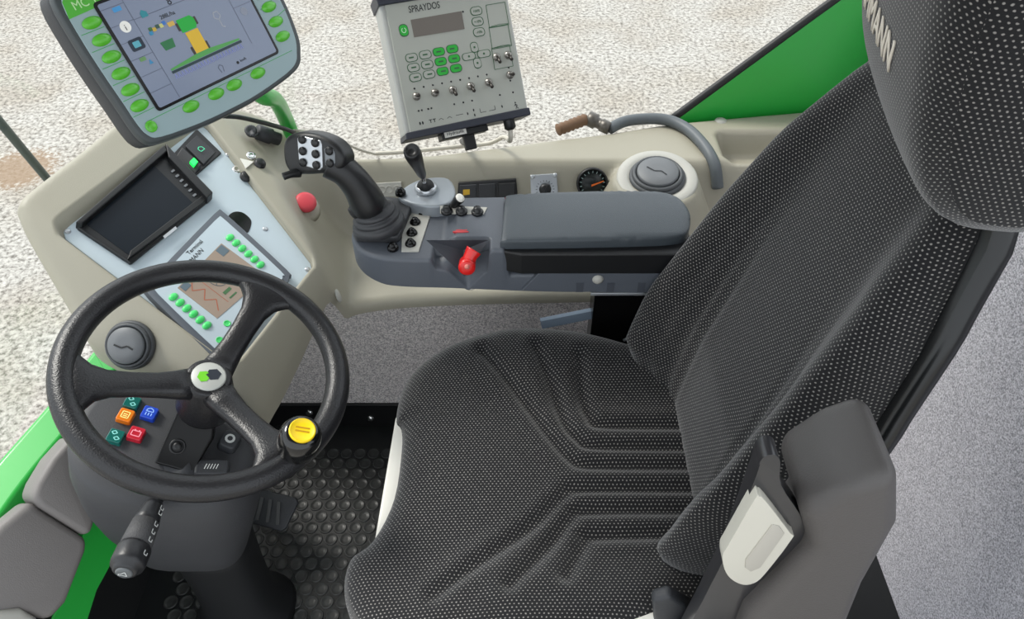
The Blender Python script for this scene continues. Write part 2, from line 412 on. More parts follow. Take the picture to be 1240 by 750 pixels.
wb = mk('wall_rear', *box(zfr((.83, .72, -.02)), .05, 1.72, 1.12), CARPET2, smooth=False)
tag(wb, 'pale speckled carpet panel behind the driver seat', 'wall', kind='structure')
# side line of the cab: y along x
def side_y(x): return 1.36 + .16 * (x + .61)
# green side panel with a diagonal top edge
gp = [(.375, .60), (.375, .645), (.69, .90), (.90, 1.06), (.90, .45), (.5, .45)]
def side_panel(poly, off, th):
    n = len(poly); vs = [(x, side_y(x) + off, z) for x, z in poly] + [(x, side_y(x) + off + th, z) for x, z in poly]
    return vs, [tuple(range(n)), tuple(range(2 * n - 1, n - 1, -1))] + [(i, (i + 1) % n, n + (i + 1) % n, n + i) for i in range(n)]
tr = mk('trim_1', *side_panel(gp, 0, .03), GREEN, smooth=False, bevel=.004)
tag(tr, 'green painted rear side panel with a diagonal edge', 'panel', kind='structure')
seal = mk('window_seal', *tube([(x, side_y(x) + .004, z + .007) for x, z in ((.36, .632), (.5, .746), (.69, .90), (.9, 1.06))], .009, 8, 4), RUBBER, tr)
# window panes
wp = [(-.66, .50), (-.66, 1.75), (.90, 1.75), (.90, 1.07), (.69, .908), (.37, .648), (.37, .5)]
win = mk('window_1', *side_panel(wp, .012, .004), GLASS, smooth=False)
tag(win, 'clear right side window above the side console', 'window', kind='structure')
fw = [(-.90, .05), (-.875, .60), (-.865, .95), (-.80, 1.22), (-.68, 1.352)]
fv = [(x, y, .47) for x, y in fw] + [(x - .04, y, 1.75) for x, y in fw]
n5 = len(fw)
wf = mk('window_2', fv, [(i, i + 1, n5 + i + 1, n5 + i) for i in range(n5 - 1)], GLASS, smooth=False, solid=.004)
tag(wf, 'clear curved windscreen in front of the dashboard', 'window', kind='structure')
# green windscreen sill frame running along the front
q = [pz(-60, 660, .5), pz(0, 578, .5), pz(60, 508, .5), pz(120, 436, .5), pz(170, 372, .5)]
fr_l = []
for i, p in enumerate(catmull(q, 5)):
    d = Vector((.24, .97, 0)); s = Vector((.97, -.24, 0))
    fr_l.append([p - s * .02 + Vector((0, 0, -.10)), p - s * .022, p - s * .008 + Vector((0, 0, .012)), p + s * .045 + Vector((0, 0, .004)), p + s * .06 + Vector((0, 0, -.02)), p + s * .065 + Vector((0, 0, -.10))])
t2 = mk('trim_2', *loft(fr_l), GREEN, bevel=.004); tag(t2, 'green painted sill of the windscreen beside the grey pillar cover', 'window frame', kind='structure')
for p in t2.data.polygons: p.use_smooth = False
# lower green post
fg = Fr(pX(105, 690, -.76), (.25, .95, 0), (-.25, .05, .95))
def onf(fr, pts): return [fr.l(*p) for p in pts]
t3 = mk('trim_3', *prism(fg, onf(fg, [(112, 620), (150, 650), (140, 675), (118, 715), (104, 760), (96, 800), (40, 800), (70, 735), (95, 665)]), -.03, 0), GREEN, smooth=False, bevel=.003)
tag(t3, 'green painted post below the grey pillar cover', 'post', kind='structure')
# front wall behind the pedals
wfr = mk('wall_front', *box(zfr((-.80, .62, 0)), .03, 1.03, .40), mat('dark front panel', (20, 21, 22), .6), smooth=False)
tag(wfr, 'dark panel closing the footwell under the windscreen', 'wall', kind='structure')
# grey pillar cover: three stacked mouldings
cov = thing('pillar_cover', pX(50, 650, -.72) - Vector((0, 0, .12)), 'taupe plastic pillar cover in stacked panels beside the green sill', 'cover')
fc = Fr(pX(50, 640, -.73), (.35, .94, 0), (-.5, .1, .85))
mk('upper_panel', *prism(fc, onf(fc, [(86, 527), (60, 556), (42, 586), (36, 602), (45, 614), (98, 647), (106, 648), (112, 630), (104, 580)]), -.04, .012), TAUPE, cov, bevel=.012, bseg=4)
mk('lower_panel', *prism(fc, onf(fc, [(37, 606), (0, 636), (-40, 680), (-40, 760), (20, 742), (60, 752), (80, 730), (104, 668), (106, 652), (98, 648), (48, 616)]), -.04, .004), TAUPE, cov, bevel=.012, bseg=4)
mk('foot_panel', *prism(fc, onf(fc, [(-40, 742), (22, 736), (42, 748), (56, 790), (-40, 830)]), -.03, .012), LGREY, cov, bevel=.01, bseg=4)
# wiper arm outside
wa, wbb = pX(84, 249, -.93), pX(-30, 112, -1.0)
wa = wa + (wa - wbb) * .9
wip = thing('wiper', wa, 'dark wiper arm standing outside the windscreen', 'wiper')
mk('arm', *tube([wa, wa.lerp(wbb, .5), wbb], [.007, .008, .009], 8, 3), mat('dark weathered metal', (62, 72, 66), .5), wip)
off = Vector((-.012, .012, .004))
mk('blade', *tube([wa + off, wa.lerp(wbb, .5) + off, wbb + off], .005, 6, 3), RUBBER, wip)

# ================================================================== moulded console along the right side and front corner
PL = Fr(pt(225, 300, 1.3), (.395, .919, 0), (-.824, .354, .442))
PC = PL.P; PN = PL.n
plate_px = [(77, 281), (84, 274), (238, 156), (246, 154), (252, 159), (376, 320), (378, 328), (290, 440), (284, 443), (276, 439), (79, 290)]
plate_l = onf(PL, plate_px); plate_xy = [(PL.w(a, b).x, PL.w(a, b).y) for a, b in plate_l]
def zplane(x, y): return PC.z - (PN.x * (x - PC.x) + PN.y * (y - PC.y)) / PN.z
VENT2 = (.302, 1.288)
def Hbase(x, y):
    ridge = smin(.5907 + 2.1 * (y - 1.315), np.full(x.shape, .65), .022)
    b = smax(np.full(x.shape, .505), ridge, .025)
    r = np.hypot(x - VENT2[0], (y - VENT2[1])); b = smax(b, .640 - np.maximum(0, r - .088) * 2.2, .012)
    # storage tray at the rear
    rx = np.maximum(np.abs(x - .555) - .075, 0); ry = np.maximum(np.abs(y - 1.405) - .035, 0); rr = np.hypot(rx, ry)
    return b - .06 * (1 - sst(.0, .03, rr))
TRx, TRy, BRx, BRy = -.605, 1.28, -.372, 1.034
def Hc0(x, y):
    b = Hbase(x, y); zp = zplane(x, y)
    d = (x - TRx) * .726 + (y - TRy) * .687; s = np.clip(((x - TRx) * .687 - (y - TRy) * .726) / .339, -.3, 1.15)
    st = .07 + (.006 - .07) * s; en = .32 + (.068 - .32) * s
    k = 1 - sst(st, np.maximum(en, st + .03), d)
    dl = (x + .74) * -.469 + (y - .956) * -.884
    d2 = (x + .372) * .937 - (y - 1.034) * .349
    drop = .95 * smax(dl - .016, np.zeros(x.shape), .02) + 1.3 * smax(d2 - .014, np.zeros(x.shape), .012)
    dp = segdist(x, y, plate_xy); ins = inside(x, y, plate_xy); sd_ = np.where(ins, -dp, dp)
    rim = .020 * sst(.001, .006, sd_) * (1 - sst(.03, .075, np.where(d > .0, sd_, 0))) - .003 * (1 - sst(-.004, .0, sd_))
    pod = zp + rim - drop
    return b + k * (pod - b)
ES = march(Hc0, 370, 249)
def Hc(x, y):
    r = np.hypot(x - ES.x, y - ES.y)
    return Hc0(x, y) + .012 * (1 - sst(.022, .06, r))
out = [(-.698, .827), (-.674, .811), (-.579, .779), (-.47, .748), (-.43, .752), (-.412, .782), (-.388, .866), (-.370, .938), (-.352, 1.006), (-.334, 1.036), (-.30, 1.056), (-.2, 1.073), (0, 1.084), (.15, 1.088), (.60, 1.11), (.79, 1.12)]
back = [(.79, side_y(.79) - .012), (.39, side_y(.39) - .012), (.222, 1.463), (.08, 1.432), (-.054, 1.40), (-.20, 1.37), (-.354, 1.362), (-.42, 1.375), (-.488, 1.385), (-.56, 1.365), (-.61, 1.322), (-.703, 1.25), (-.756, 1.115), (-.802, .985), (-.80, .955), (-.775, .92)]
outl = [(v.x, v.y) for v in catmull([(a, b, 0) for a, b in out], 4)] + [(v.x, v.y) for v in catmull([(a, b, 0) for a, b in back], 4)]
def csk(x, y, z):
    if y > 1.2 or x < -.7: return z - .12
    return max(.478, z - .035)
con = thing('dash_console', (-.1, 1.25, .47), 'warm grey moulded side console wrapping from dashboard corner along the window', 'console')
body = mk('body', *hfield(outl, Hc, .0065, .020, csk, 5, plate_xy, (-.004, .0005, .0030, .0065, .011)), BEIGE, con)
capm = lathe_mesh('screw_cap', [(.014, -.002), (.013, .0006), (.0095, .0012), (.009, .0022), (.002, .0024)], LGREY, 18)
for px, py in ((410, 358), (570, 346), (873, 146), (468, 352)):
    if px == 468: continue
    p = march(Hc, px, py); inst('screw_cap', capm, nfr(p, hnorm(Hc, p, .014)).m(), con)
pbm = lathe_mesh('push_button', [(.0115, -.003), (.0115, .0015), (.0095, .002), (.009, .006), (.007, .007), (.001, .0074)], BLACK, 18)
for px, py in ((314.5, 199), (298, 214.5)):
    p = march(Hc, px, py); inst('push_button', pbm, nfr(p + PN * .002, PN).m(), con)
ssm = lathe_mesh('snap_screw', [(.0095, -.003), (.009, .0006), (.0045, .0012), (.0035, .0003), (.001, .0003)], CHROME, 16)
for px, py in ((287, 206), (304, 189)):
    p = march(Hc, px, py); inst('snap_screw', ssm, nfr(p + PN * .002, PN).m(), con)
p = march(Hc, 298, 198); f = nfr(p + PN * .002, PN)
mk('warning_sticker', *prism(f, [(-.012, -.008), (.012, -.008), (0, .014)], -.001, .001), WHITE, con, smooth=False)
# silver plate let into the dashboard
pl = mk('instrument_plate', *prism(PL, plate_l, -.006, .0015), PLATE, con, smooth=False, bevel=.0012)
psc = lathe_mesh('plate_screw', [(.005, 0), (.0048, .0012), (.003, .002), (.0008, .002)], SILVER, 12)
for px, py in ((82, 281), (276, 188), (321, 278), (372, 327), (283, 432)):
    inst('plate_screw', psc, PL.m(*PL.l(px, py), .0015), pl)
# slot beside the terminal
mk('finger_slot', *prism(PL, [(v.x, v.y) for v in catmull([(*PL.l(a_, b_), 0) for a_, b_ in ((277, 264), (280, 259), (287, 257), (295, 259), (303, 266), (304, 273), (299, 283), (288, 275))], 4, True)], .0008, .0024), GLOSSB, pl, smooth=False, bevel=.0006)

# ---- red emergency stop
n_es = (hnorm(Hc, ES, .02) * .5 + Vector((-.1, -.5, .7))).normalized(); f = nfr(march(Hc, 370, 249) + Vector((0, -.004, .001)), n_es)
es = thing('emergency_stop', f.P, 'faded red mushroom stop button on the dashboard flank', 'button')
mk('collar', *lathe(f, [(.032, -.016), (.029, -.004), (.025, -.001), (.018, .0005)], 24), BEIGE, es)
mk('cap', *lathe(f, [(.012, .002), (.012, .010), (.0205, .011), (.0215, .016), (.0205, .021), (.014, .0235), (.004, .0242)], 28), PINKRED, es)

# ---- round air vents
def vent(name, f, r, label, ring=0):
    v = thing(name, f.P, label, 'air vent', 'round air vents in the console')
    if ring: mk('pale_ring', *lathe(f, [(ring, -.014), (ring, -.002), (ring * .96, .002), (r * 1.08, .003), (r * 1.02, .0)], 40), LGREY, v)
    mk('bezel', *lathe(f, [(r, -.006), (r, .004), (r * .95, .008), (r * .88, .008), (r * .84, .002), (r * .5, .001)], 36), mat('mid grey vent', (74, 77, 80), .5, .2, 600), v)
    mk('ring', *lathe(f, [(r * .90, -.002), (r * .90, .012), (r * .85, .015), (r * .78, .014), (r * .76, .010), (r * .3, .009)], 36), mat('mid grey vent', (74, 77, 80), .5, .2, 600), v)
    d = mk('disc', *lathe(f, [(r * .74, .006), (r * .74, .017), (r * .70, .0195), (r * .3, .0205), (r * .02, .0205)], 36), mat('grey vent disc', (104, 107, 110), .5, .2, 600), v)
    mk('finger_groove', *strip(f, [(-r * .42, r * .05), (-r * .12, -r * .08), (r * .12, -r * .02), (r * .34, -r * .16)], .003, .0212), BLACK, d, smooth=False)
    return v
pv = march(Hc, 159, 418); vent('air_vent', nfr(pv + hnorm(Hc, pv) * .001, hnorm(Hc, pv, .02)), .040, 'round grey air vent on the dashboard flank behind the steering wheel rim')
vent('air_vent', nfr(Vector((VENT2[0], VENT2[1], .646)), (-.05, -.14, 1)), .058, 'round grey air vent in a pale ring on the side console by the armrest end', .084)

# ---- rear-view screen sunk in the plate
sc = [(92, 279), (199, 185), (254, 245), (158, 323)]
L4 = onf(PL, sc)
cx = sum(p[0] for p in L4) / 4; cy = sum(p[1] for p in L4) / 4
rm = thing('reversing_monitor', PL.w(cx, cy), 'black reversing monitor with a blank screen sunk in the dashboard plate', 'monitor')
mk('housing', *prism(PL, L4, 0, .010), BLACK, rm, smooth=False, bevel=.004)
u0, u1 = min(p[0] for p in L4), max(p[0] for p in L4); v0, v1 = .039, .150
# raised hood on the two far sides
hb = onf(PL, [(199, 183), (257, 243), (250, 250), (203, 200)])
mk('hood', *join(prism(PL, hb, .004, .024, .02), prism(PL, onf(PL, [(91, 279), (199, 184), (203, 191), (99, 281)]), .004, .022, .02)), BLACK, rm, smooth=False, bevel=.002)
S4 = onf(PL, [(105, 276), (186, 205), (236, 253), (157, 314)])
mk('screen', *prism(PL, S4, .008, .0106), mat('dead screen glass', (24, 30, 37), .3, spec=.2), rm, smooth=False)
mk('lower_bezel', *prism(PL, onf(PL, [(154, 320), (252, 246), (247, 240), (158, 309)]), .009, .014), BLACK, rm, smooth=False, bevel=.0015)
kb = prism_mesh('key', rrect(.0075, .004, .001), 0, .0015, mat('key mark', (120, 124, 128), .5))
for k in range(7):
    px, py = 209 + k * 5.2, 212 + k * 5.8
    inst('key', kb, PL.m(*PL.l(px, py), .0105), rm)
mk('badge', *prism(PL, onf(PL, [(197, 292), (212, 280), (214, 283), (199, 295)]), .014, .0146), mat('badge print', (170, 175, 180), .5), rm, smooth=False)

# ---- rocker switches at the top of the plate
rp = onf(PL, [(207, 191), (238, 158), (268, 187), (236, 215)])
rs = thing('rocker_switch_panel', PL.w(*PL.l(237, 187)), 'black twin rocker switch with one green light at the dashboard top', 'switch')
mk('frame', *prism(PL, rp, 0, .005), BLACK, rs, smooth=False, bevel=.0015)
def rocker(name, pts, par, hi=.012, lo=.005, m=CHAR, fr=PL):
    q = onf(fr, pts); n = 4
    vs = [fr.w(*p, .003) for p in q] + [fr.w(*q[0], lo), fr.w(*q[1], hi), fr.w(*q[2], hi), fr.w(*q[3], lo)]
    return mk(name, vs, [(3, 2, 1, 0), (4, 5, 6, 7), (0, 1, 5, 4), (1, 2, 6, 5), (2, 3, 7, 6), (3, 0, 4, 7)], m, par, smooth=False, bevel=.0015)
rocker('rocker', [(213, 192), (220, 184), (243, 205), (236, 213)], rs, .014, .006)
rocker('rocker', [(224, 181), (238, 166), (261, 187), (246, 203)], rs, .006, .010)
mk('indicator_light', *prism(PL, onf(PL, [(229, 202), (234, 197), (239, 202), (234, 207)]), .008, .0145), mat('lit green lamp', (30, 240, 90), .4, emit=.8), rs, smooth=False)
a0 = PL.l(243, 185)
mk('symbol', *strip(PL, [(a0[0] - .005, a0[1] - .004), (a0[0] + .005, a0[1] - .004), (a0[0] + .005, a0[1] + .003), (a0[0], a0[1] + .006), (a0[0] - .005, a0[1] + .003), (a0[0] - .005, a0[1] - .004)], .0014, .0108), mat('teal symbol', (70, 200, 150), .5, emit=.2), rs, smooth=False)

# ---- control terminal on the plate
tp = [(176, 352), (180, 345), (258, 264), (266, 261), (273, 264), (346, 331), (349, 339), (345, 350), (290, 432), (272, 447), (262, 443), (180, 364)]
ct = thing('control_terminal', PL.w(*PL.l(262, 350)), 'grey control terminal with green keys and small colour display behind the wheel', 'terminal')
fl = onf(PL, tp); flc = [(v.x, v.y) for v in catmull([(a, b, 0) for a, b in fl], 3, True)]
mk('frame', *prism(PL, flc, 0, .014, .015), mat('grey terminal frame', (88, 94, 102), .45, .2, 600), ct, bevel=.003)
cxx = sum(p[0] for p in flc) / len(flc); cyy = sum(p[1] for p in flc) / len(flc)
mk('face', *prism(PL, [(cxx + (a - cxx) * .88, cyy + (b - cyy) * .88) for a, b in flc], .012, .0155), PLATE, ct, smooth=False, bevel=.001)
dq = [PL.l(x, y, .0155) for x, y in ((268, 295), (322, 335), (263, 386), (215, 349))]
dsp = mk('display', *prism(PL, dq, .0150, .0162), mat('faded lcd', (158, 142, 128), .25), ct, smooth=False)
def bil(q, s, t): # s along the first edge, t towards the far edge
    a = Vector(q[0]).lerp(Vector(q[1]), s); b = Vector(q[3]).lerp(Vector(q[2]), s); return tuple(a.lerp(b, t))
gx = [strip(PL, [bil(dq, .1, .78), bil(dq, .25, .9), bil(dq, .4, .76), bil(dq, .55, .9), bil(dq, .7, .78), bil(dq, .9, .9)], .0016, .0164),
      strip(PL, [bil(dq, .08, .70), bil(dq, .9, .70)], .0010, .0164)]
mk('lcd_trace', *join(*gx), mat('lcd red', (170, 96, 70), .5), dsp, smooth=False)
arc = [bil(dq, .38 + .22 * math.cos(t), .50 + .13 * math.sin(t)) for t in np.linspace(-.6, 3.4, 12)]
mk('lcd_dial', *join(strip(PL, arc, .0012, .0165), strip(PL, [bil(dq, .38, .5), bil(dq, .5, .6)], .001, .0165)), mat('lcd slate', (70, 84, 92), .5), dsp, smooth=False)
mk('lcd_bars', *join(strip(PL, [bil(dq, .72, .50), bil(dq, .72, .64)], .006, .0165), strip(PL, [bil(dq, .86, .50), bil(dq, .86, .64)], .003, .0165)), mat('lcd green', (70, 110, 70), .5), dsp, smooth=False)
for c0, c1 in (((.02, .02), (.2, .16)), ((.02, .84), (.16, .97))):
    mk('lcd_tile', *prism(PL, [bil(dq, c0[0], c0[1]), bil(dq, c1[0], c0[1]), bil(dq, c1[0], c1[1]), bil(dq, c0[0], c1[1])], .016, .0166), mat('lcd tile', (92, 108, 118), .5), dsp, smooth=False)
ovk = lathe_mesh('green_key', [(.0084, 0), (.0082, .0018), (.0060, .0034), (.001, .0038)], BTNG2, 16, 1, .74)
ang_t = math.atan2(Vector(dq[1])[1] - dq[0][1], dq[1][0] - dq[0][0])
for k in range(6):
    for (x0, y0), (x1, y1) in (((278.5, 288), (315.5, 321)), ((210, 360), (250.5, 394.5))):
        x, y = x0 + (x1 - x0) * k / 5, y0 + (y1 - y0) * k / 5
        inst('green_key', ovk, PL.m(*PL.l(x, y, .0155), .0155, ang_t + math.pi / 2), ct)
rk = lathe_mesh('round_key', [(.006, 0), (.006, .0006), (.0045, .0007), (.0043, .0003), (.002, .0003)], BTNG2, 18)
for x, y in ((266, 412), (275, 392)): inst('round_key', rk, PL.m(*PL.l(x, y, .0155), .0157), ct)
ta, tb = PL.l(229, 309, .0155), PL.l(243, 296, .0155); ra = math.atan2(tb[1] - ta[1], tb[0] - ta[0])
text_obj('lettering', 'Terminal', PL, *ta, .0105, PRINTB, ct, c=.0158, rot=ra)
ta = PL.l(221, 330, .0155); tb = PL.l(252, 299, .0155)
text_obj('lettering', 'DAMMANN', PL, *ta, .0112, PRINTB, ct, c=.0158, rot=math.atan2(tb[1] - ta[1], tb[0] - ta[0]), shear=.3)
tl = PL.l(226, 322, .0155)

# ---- switch panel, rotary dial, blister plate and gauge on the ridge face
FF = Fr(pY(590, 232, 1.312), (1, 0, 0), (0, .43, .9))
sw = thing('switch_panel', FF.P, 'black rocker switch strip with a yellow symbol on the console ridge', 'switch')
q = onf(FF, [(553, 253), (555, 221), (625, 216), (628, 250)])
mk('frame', *prism(FF, q, -.006, .004), BLACK, sw, smooth=False, bevel=.002)
for i, m_ in enumerate((CHAR, CHAR, BLACK)):
    a = .04 + .325 * i; c4 = [(554 + 72 * a, 251 - 3 * a), (554 + 72 * a, 224 - 4 * a), (554 + 72 * (a + .28), 224 - 4 * (a + .28)), (554 + 72 * (a + .28), 251 - 3 * (a + .28))]
    r_ = rocker('rocker', c4, sw, .007 + .006 * (i == 2), .006 + .003 * (i == 2), m_, FF)
    if i == 0: mk('symbol', *prism(FF, onf(FF, [(561, 236), (561, 227), (569, 226), (569, 235)]), .005, .0068), mat('amber symbol', (206, 164, 40), .5), r_, smooth=False)
    if i == 2: mk('red_mark', *prism(FF, onf(FF, [(608, 244), (608, 238), (615, 238), (615, 244)]), .004, .011), mat('dull red', (150, 50, 58), .5), r_, smooth=False)
dl_ = thing('rotary_dial', FF.w(*FF.l(659, 224)), 'silver plate with a black rotary knob on the console ridge', 'dial')
mk('plate', *prism(FF, onf(FF, [(643, 238), (642, 212), (674, 210), (676, 237)]), -.004, .004), SILVER, dl_, smooth=False, bevel=.001)
kc = FF.l(660, 229)
mk('knob', *lathe(FF, [(.013, .004), (.0125, .012), (.008, .015), (.001, .0155)], 20, a=kc[0], b=kc[1]), BLACK, dl_)
mk('pointer', *prism(FF, [(kc[0] - .003, kc[1] - .004), (kc[0] + .003, kc[1] - .006), (kc[0] + .010, kc[1] + .012), (kc[0] + .004, kc[1] + .013)], .010, .019), BLACK, dl_, smooth=False, bevel=.001)
mk('scale', *join(*[strip(FF, [(kc[0] + .017 * math.cos(t), kc[1] + .017 * math.sin(t)), (kc[0] + .020 * math.cos(t), kc[1] + .020 * math.sin(t))], .0012, .0044) for t in np.linspace(-.3, 3.5, 12)]), PRINTB, dl_, smooth=False)
for x, y in ((645, 214), (672, 212)): inst('screw', psc, FF.m(*FF.l(x, y), .004), dl_)
bp_ = thing('blister_plate', FF.w(*FF.l(473, 229)), 'pale grey plate with three round blisters beside the small lever', 'plate')
mk('plate', *prism(FF, onf(FF, [(452, 238), (454, 222), (486, 220), (488, 238)]), -.004, .003), LGREY, bp_, smooth=False, bevel=.001)
bm_ = lathe_mesh('blister', [(.0085, 0), (.0085, .0015), (.0072, .002), (.007, .001), (.002, .001)], LGREY, 18)
for x in (463, 472, 481): inst('blister', bm_, FF.m(*FF.l(x, 229.5 - (x - 463) * .05), .003), bp_)
ga = thing('pressure_gauge', FF.w(*FF.l(717, 221)), 'round black gauge with an orange needle on the console ridge', 'gauge')
gcn = FF.l(717, 222); R_ = .034
mk('bezel', *lathe(FF, [(R_, -.002), (R_, .007), (R_ * .94, .010), (R_ * .88, .009), (R_ * .86, .005), (R_ * .5, .0045)], 36, a=gcn[0], b=gcn[1]), BLACK, ga)
fa_ = mk('dial_face', *lathe(FF, [(R_ * .85, .004), (R_ * .85, .0056), (R_ * .1, .0057)], 36, a=gcn[0], b=gcn[1]), mat('gauge black', (28, 34, 34), .35), ga)
mk('tick_marks', *join(*[strip(FF, [(gcn[0] + R_ * .66 * math.cos(t), gcn[1] + R_ * .66 * math.sin(t)), (gcn[0] + R_ * .8 * math.cos(t), gcn[1] + R_ * .8 * math.sin(t))], .0018, .0062) for t in np.linspace(-.6, 3.74, 13)]), mat('pale tick', (130, 150, 146), .5), fa_, smooth=False)
mk('needle', *prism(FF, [(gcn[0] - .002, gcn[1] - .006), (gcn[0] - .002, gcn[1] - .002), (gcn[0] + R_ * .7, gcn[1] + .007), (gcn[0] + R_ * .7, gcn[1] + .005)], .0062, .008), mat('orange needle', (235, 110, 30), .5), ga, smooth=False)

# ================================================================== large colour terminal on the green arm
MC = Fr(pt(262, 97, 1.1), (.588, .809, 0), (-.361, .262, .895))
mc = thing('machine_terminal', MC.w(0, -.05), 'large pale terminal with oval green keys and a lit sprayer screen', 'terminal')
ol = [(-.148, .165), (-.152, .12), (-.152, .07), (-.150, .02), (-.149, -.012), (-.144, -.032), (-.128, -.042), (-.061, -.050), (.0, -.052), (.0512, -.051), (.12, -.043), (.146, -.034), (.157, -.02), (.166, -.0028), (.172, .03), (.174, .06), (.173, .12), (.168, .155), (.16, .172), (.14, .181), (.08, .187), (.0, .189), (-.07, .187), (-.13, .180)]
olc = [(v.x, v.y) for v in catmull([(a, b, 0) for a, b in ol], 3, True)]
mk('housing', *prism(MC, olc, -.055, -.004, -.0), CHAR, mc, bevel=.012, bseg=4)
def shr(poly, k, kc=(.01, .070)): return [(kc[0] + (a - kc[0]) * k, kc[1] + (b - kc[1]) * k) for a, b in poly]
mk('rim', *prism(MC, olc, -.010, .001, .02), mat('dark rim', (64, 70, 72), .4), mc, bevel=.003)
FACE = mat('pale blue grey face', (150, 172, 176), .4, .05, 300)
face = mk('face', *prism(MC, shr(olc, .935), -.002, .0025), FACE, mc, smooth=False, bevel=.001)
hdr = mk('header_panel', *prism(MC, [(-.141, .1395), (-.100, .1415), (.160, .1490), (.152, .166), (.12, .174), (.0, .179), (-.12, .173), (-.137, .160)], .0022, .003), mat('header green', (78, 176, 52), .4), mc, smooth=False)
text_obj('lettering', 'MC 1', MC, -.129, .1465, .0150, mat('pale header print', (190, 228, 170), .5), hdr, c=.0033)
mk('bezel', *prism(MC, rrect(.222, .152, .006, .0065, .0715), .0022, .0040), GLOSSB, mc, smooth=False, bevel=.0008)
SCRN = mat('lit screen', (112, 122, 142), .25, emit=.16, coat=.2)
scr_ = mk('screen', *prism(MC, rrect(.213, .144, .003, .0065, .0715), .003, .0044), SCRN, mc, smooth=False)
def em(name, c, e=.2): return mat(name, c, .4, emit=e)
Z = .0046
LINE = em('screen line', (78, 84, 104), .1)
for k in range(6):
    y = .0215 + .0228 * k
    mk('menu_line', *strip(MC, [(-.100, y), (-.066, y)], .0007, Z), LINE, scr_, smooth=False)
    if k > 2: mk('menu_line', *strip(MC, [(.080, y - .012), (.112, y - .012)], .0007, Z), LINE, scr_, smooth=False)
mk('menu_line', *strip(MC, [(-.066, .001), (-.066, .143)], .0008, Z), LINE, scr_, smooth=False)
mk('menu_line', *strip(MC, [(.080, .025), (.080, .143)], .0008, Z), LINE, scr_, smooth=False)
mk('menu_line', *strip(MC, [(-.066, .112), (.080, .112)], .0008, Z), LINE, scr_, smooth=False)
# sprayer picture
mk('sprayer_cab', *prism(MC, [(-.012, .092), (-.012, .074), (.011, .074), (.014, .079), (.014, .087), (.010, .092)], Z, Z + .0006), em('screen green', (20, 150, 50)), scr_, smooth=False)
mk('sprayer_tank', *prism(MC, [(-.009, .073), (-.009, .043), (.012, .043), (.012, .073)], Z, Z + .0006), em('screen yellow', (196, 160, 40)), scr_, smooth=False)
for a, b in ((-.0115, .048), (.0135, .048), (-.014, .083), (.0155, .083)):
    mk('sprayer_tyre', *prism(MC, rrect(.0035, .011, .001, a, b), Z, Z + .0005), em('screen dark', (60, 52, 48), .05), scr_, smooth=False)
mk('boom', *prism(MC, [(-.056, .036), (.064, .036), (.064, .0385), (.012, .043), (-.009, .043), (-.056, .0385)], Z, Z + .0005), em('boom green', (70, 140, 70)), scr_, smooth=False)
mk('boom_bar', *strip(MC, [(-.057, .0335), (.066, .0335)], .0036, Z + .0002), em('bar dark', (30, 52, 60), .05), scr_, smooth=False)
sprm = prism_mesh('spray_cone', [(-.0021, 0), (0, .0078), (.0021, 0), (.0013, .0006), (0, .006), (-.0013, .0006)], 0, .0003, em('spray blue', (120, 128, 190), .15))
for k in range(22): inst('spray_cone', sprm, MC.m(-.054 + k * .0055, .0235, Z), scr_)
text_obj('lettering', '8', MC, -.010, .113, .014, PRINTB, scr_, c=Z)
text_obj('lettering', '288L/ha', MC, -.031, .100, .0075, PRINTB, scr_, c=Z)
text_obj('lettering', 'km/h', MC, .048, .008, .0055, PRINTB, scr_, c=Z)
mk('info_disc', *lathe(MC, [(.0075, Z), (.0075, Z + .0004), (.001, Z + .0004)], 20, a=-.0815, b=.108), em('pale disc', (205, 205, 200), .25), scr_, smooth=False)
text_obj('lettering', 'i', MC, -.0832, .1035, .011, PRINTB, scr_, c=Z + .0006)
mk('menu_icon', *prism(MC, rrect(.020, .0155, .003, -.0805, .0835), Z, Z + .0004), em('icon dark', (32, 44, 60), .05), scr_, smooth=False)
mk('menu_icon', *prism(MC, rrect(.010, .008, .001, -.0805, .0835), Z + .0004, Z + .0006), em('icon teal', (80, 150, 165)), scr_, smooth=False)
mk('menu_icon', *prism(MC, rrect(.009, .005, .001, -.084, .064), Z, Z + .0004), em('icon green', (90, 130, 80)), scr_, smooth=False)
mk('menu_icon', *prism(MC, [(-.079, .0545), (-.073, .0545), (-.076, .061)], Z, Z + .0004), em('icon blue', (50, 120, 160)), scr_, smooth=False)
mk('menu_icon', *prism(MC, rrect(.012, .006, .001, -.079, .131), Z, Z + .0004), em('icon sky', (60, 130, 180)), scr_, smooth=False)
mk('menu_icon', *prism(MC, [(-.054, .110), (-.044, .110), (-.044, .116), (-.050, .120), (-.054, .116)], Z, Z + .0004), em('icon sea', (40, 120, 130)), scr_, smooth=False)
for i, (a, b, c) in enumerate(((-.052, .094, (60, 100, 60)), (-.047, .092, (190, 160, 60)), (-.041, .094, (50, 80, 70)), (-.035, .093, (190, 190, 120)), (-.030, .095, (60, 110, 180)), (-.054, .089, (50, 130, 170)))):
    mk('valve_icon', *prism(MC, rrect(.0055, .005, .001, a, b), Z, Z + .0004), em('valve icon %d' % i, c, .1), scr_, smooth=False)
mk('tank_icon', *prism(MC, rrect(.010, .006, .001, -.021, .0905), Z, Z + .0004), em('tank icon', (200, 165, 80), .1), scr_, smooth=False)
tb = mk('boom_icon', *prism(MC, [(-.048, .062), (-.032, .062), (-.030, .074), (-.050, .074)], Z, Z + .0004), em('icon moss', (36, 100, 60)), scr_, smooth=False)
mk('flow_icon', *strip(MC, [(.050, .072), (.044, .076), (.046, .083), (.053, .083), (.055, .076), (.050, .072), (.050, .062), (.054, .060)], .0018, Z), em('icon slate', (150, 155, 165), .1), scr_, smooth=False)
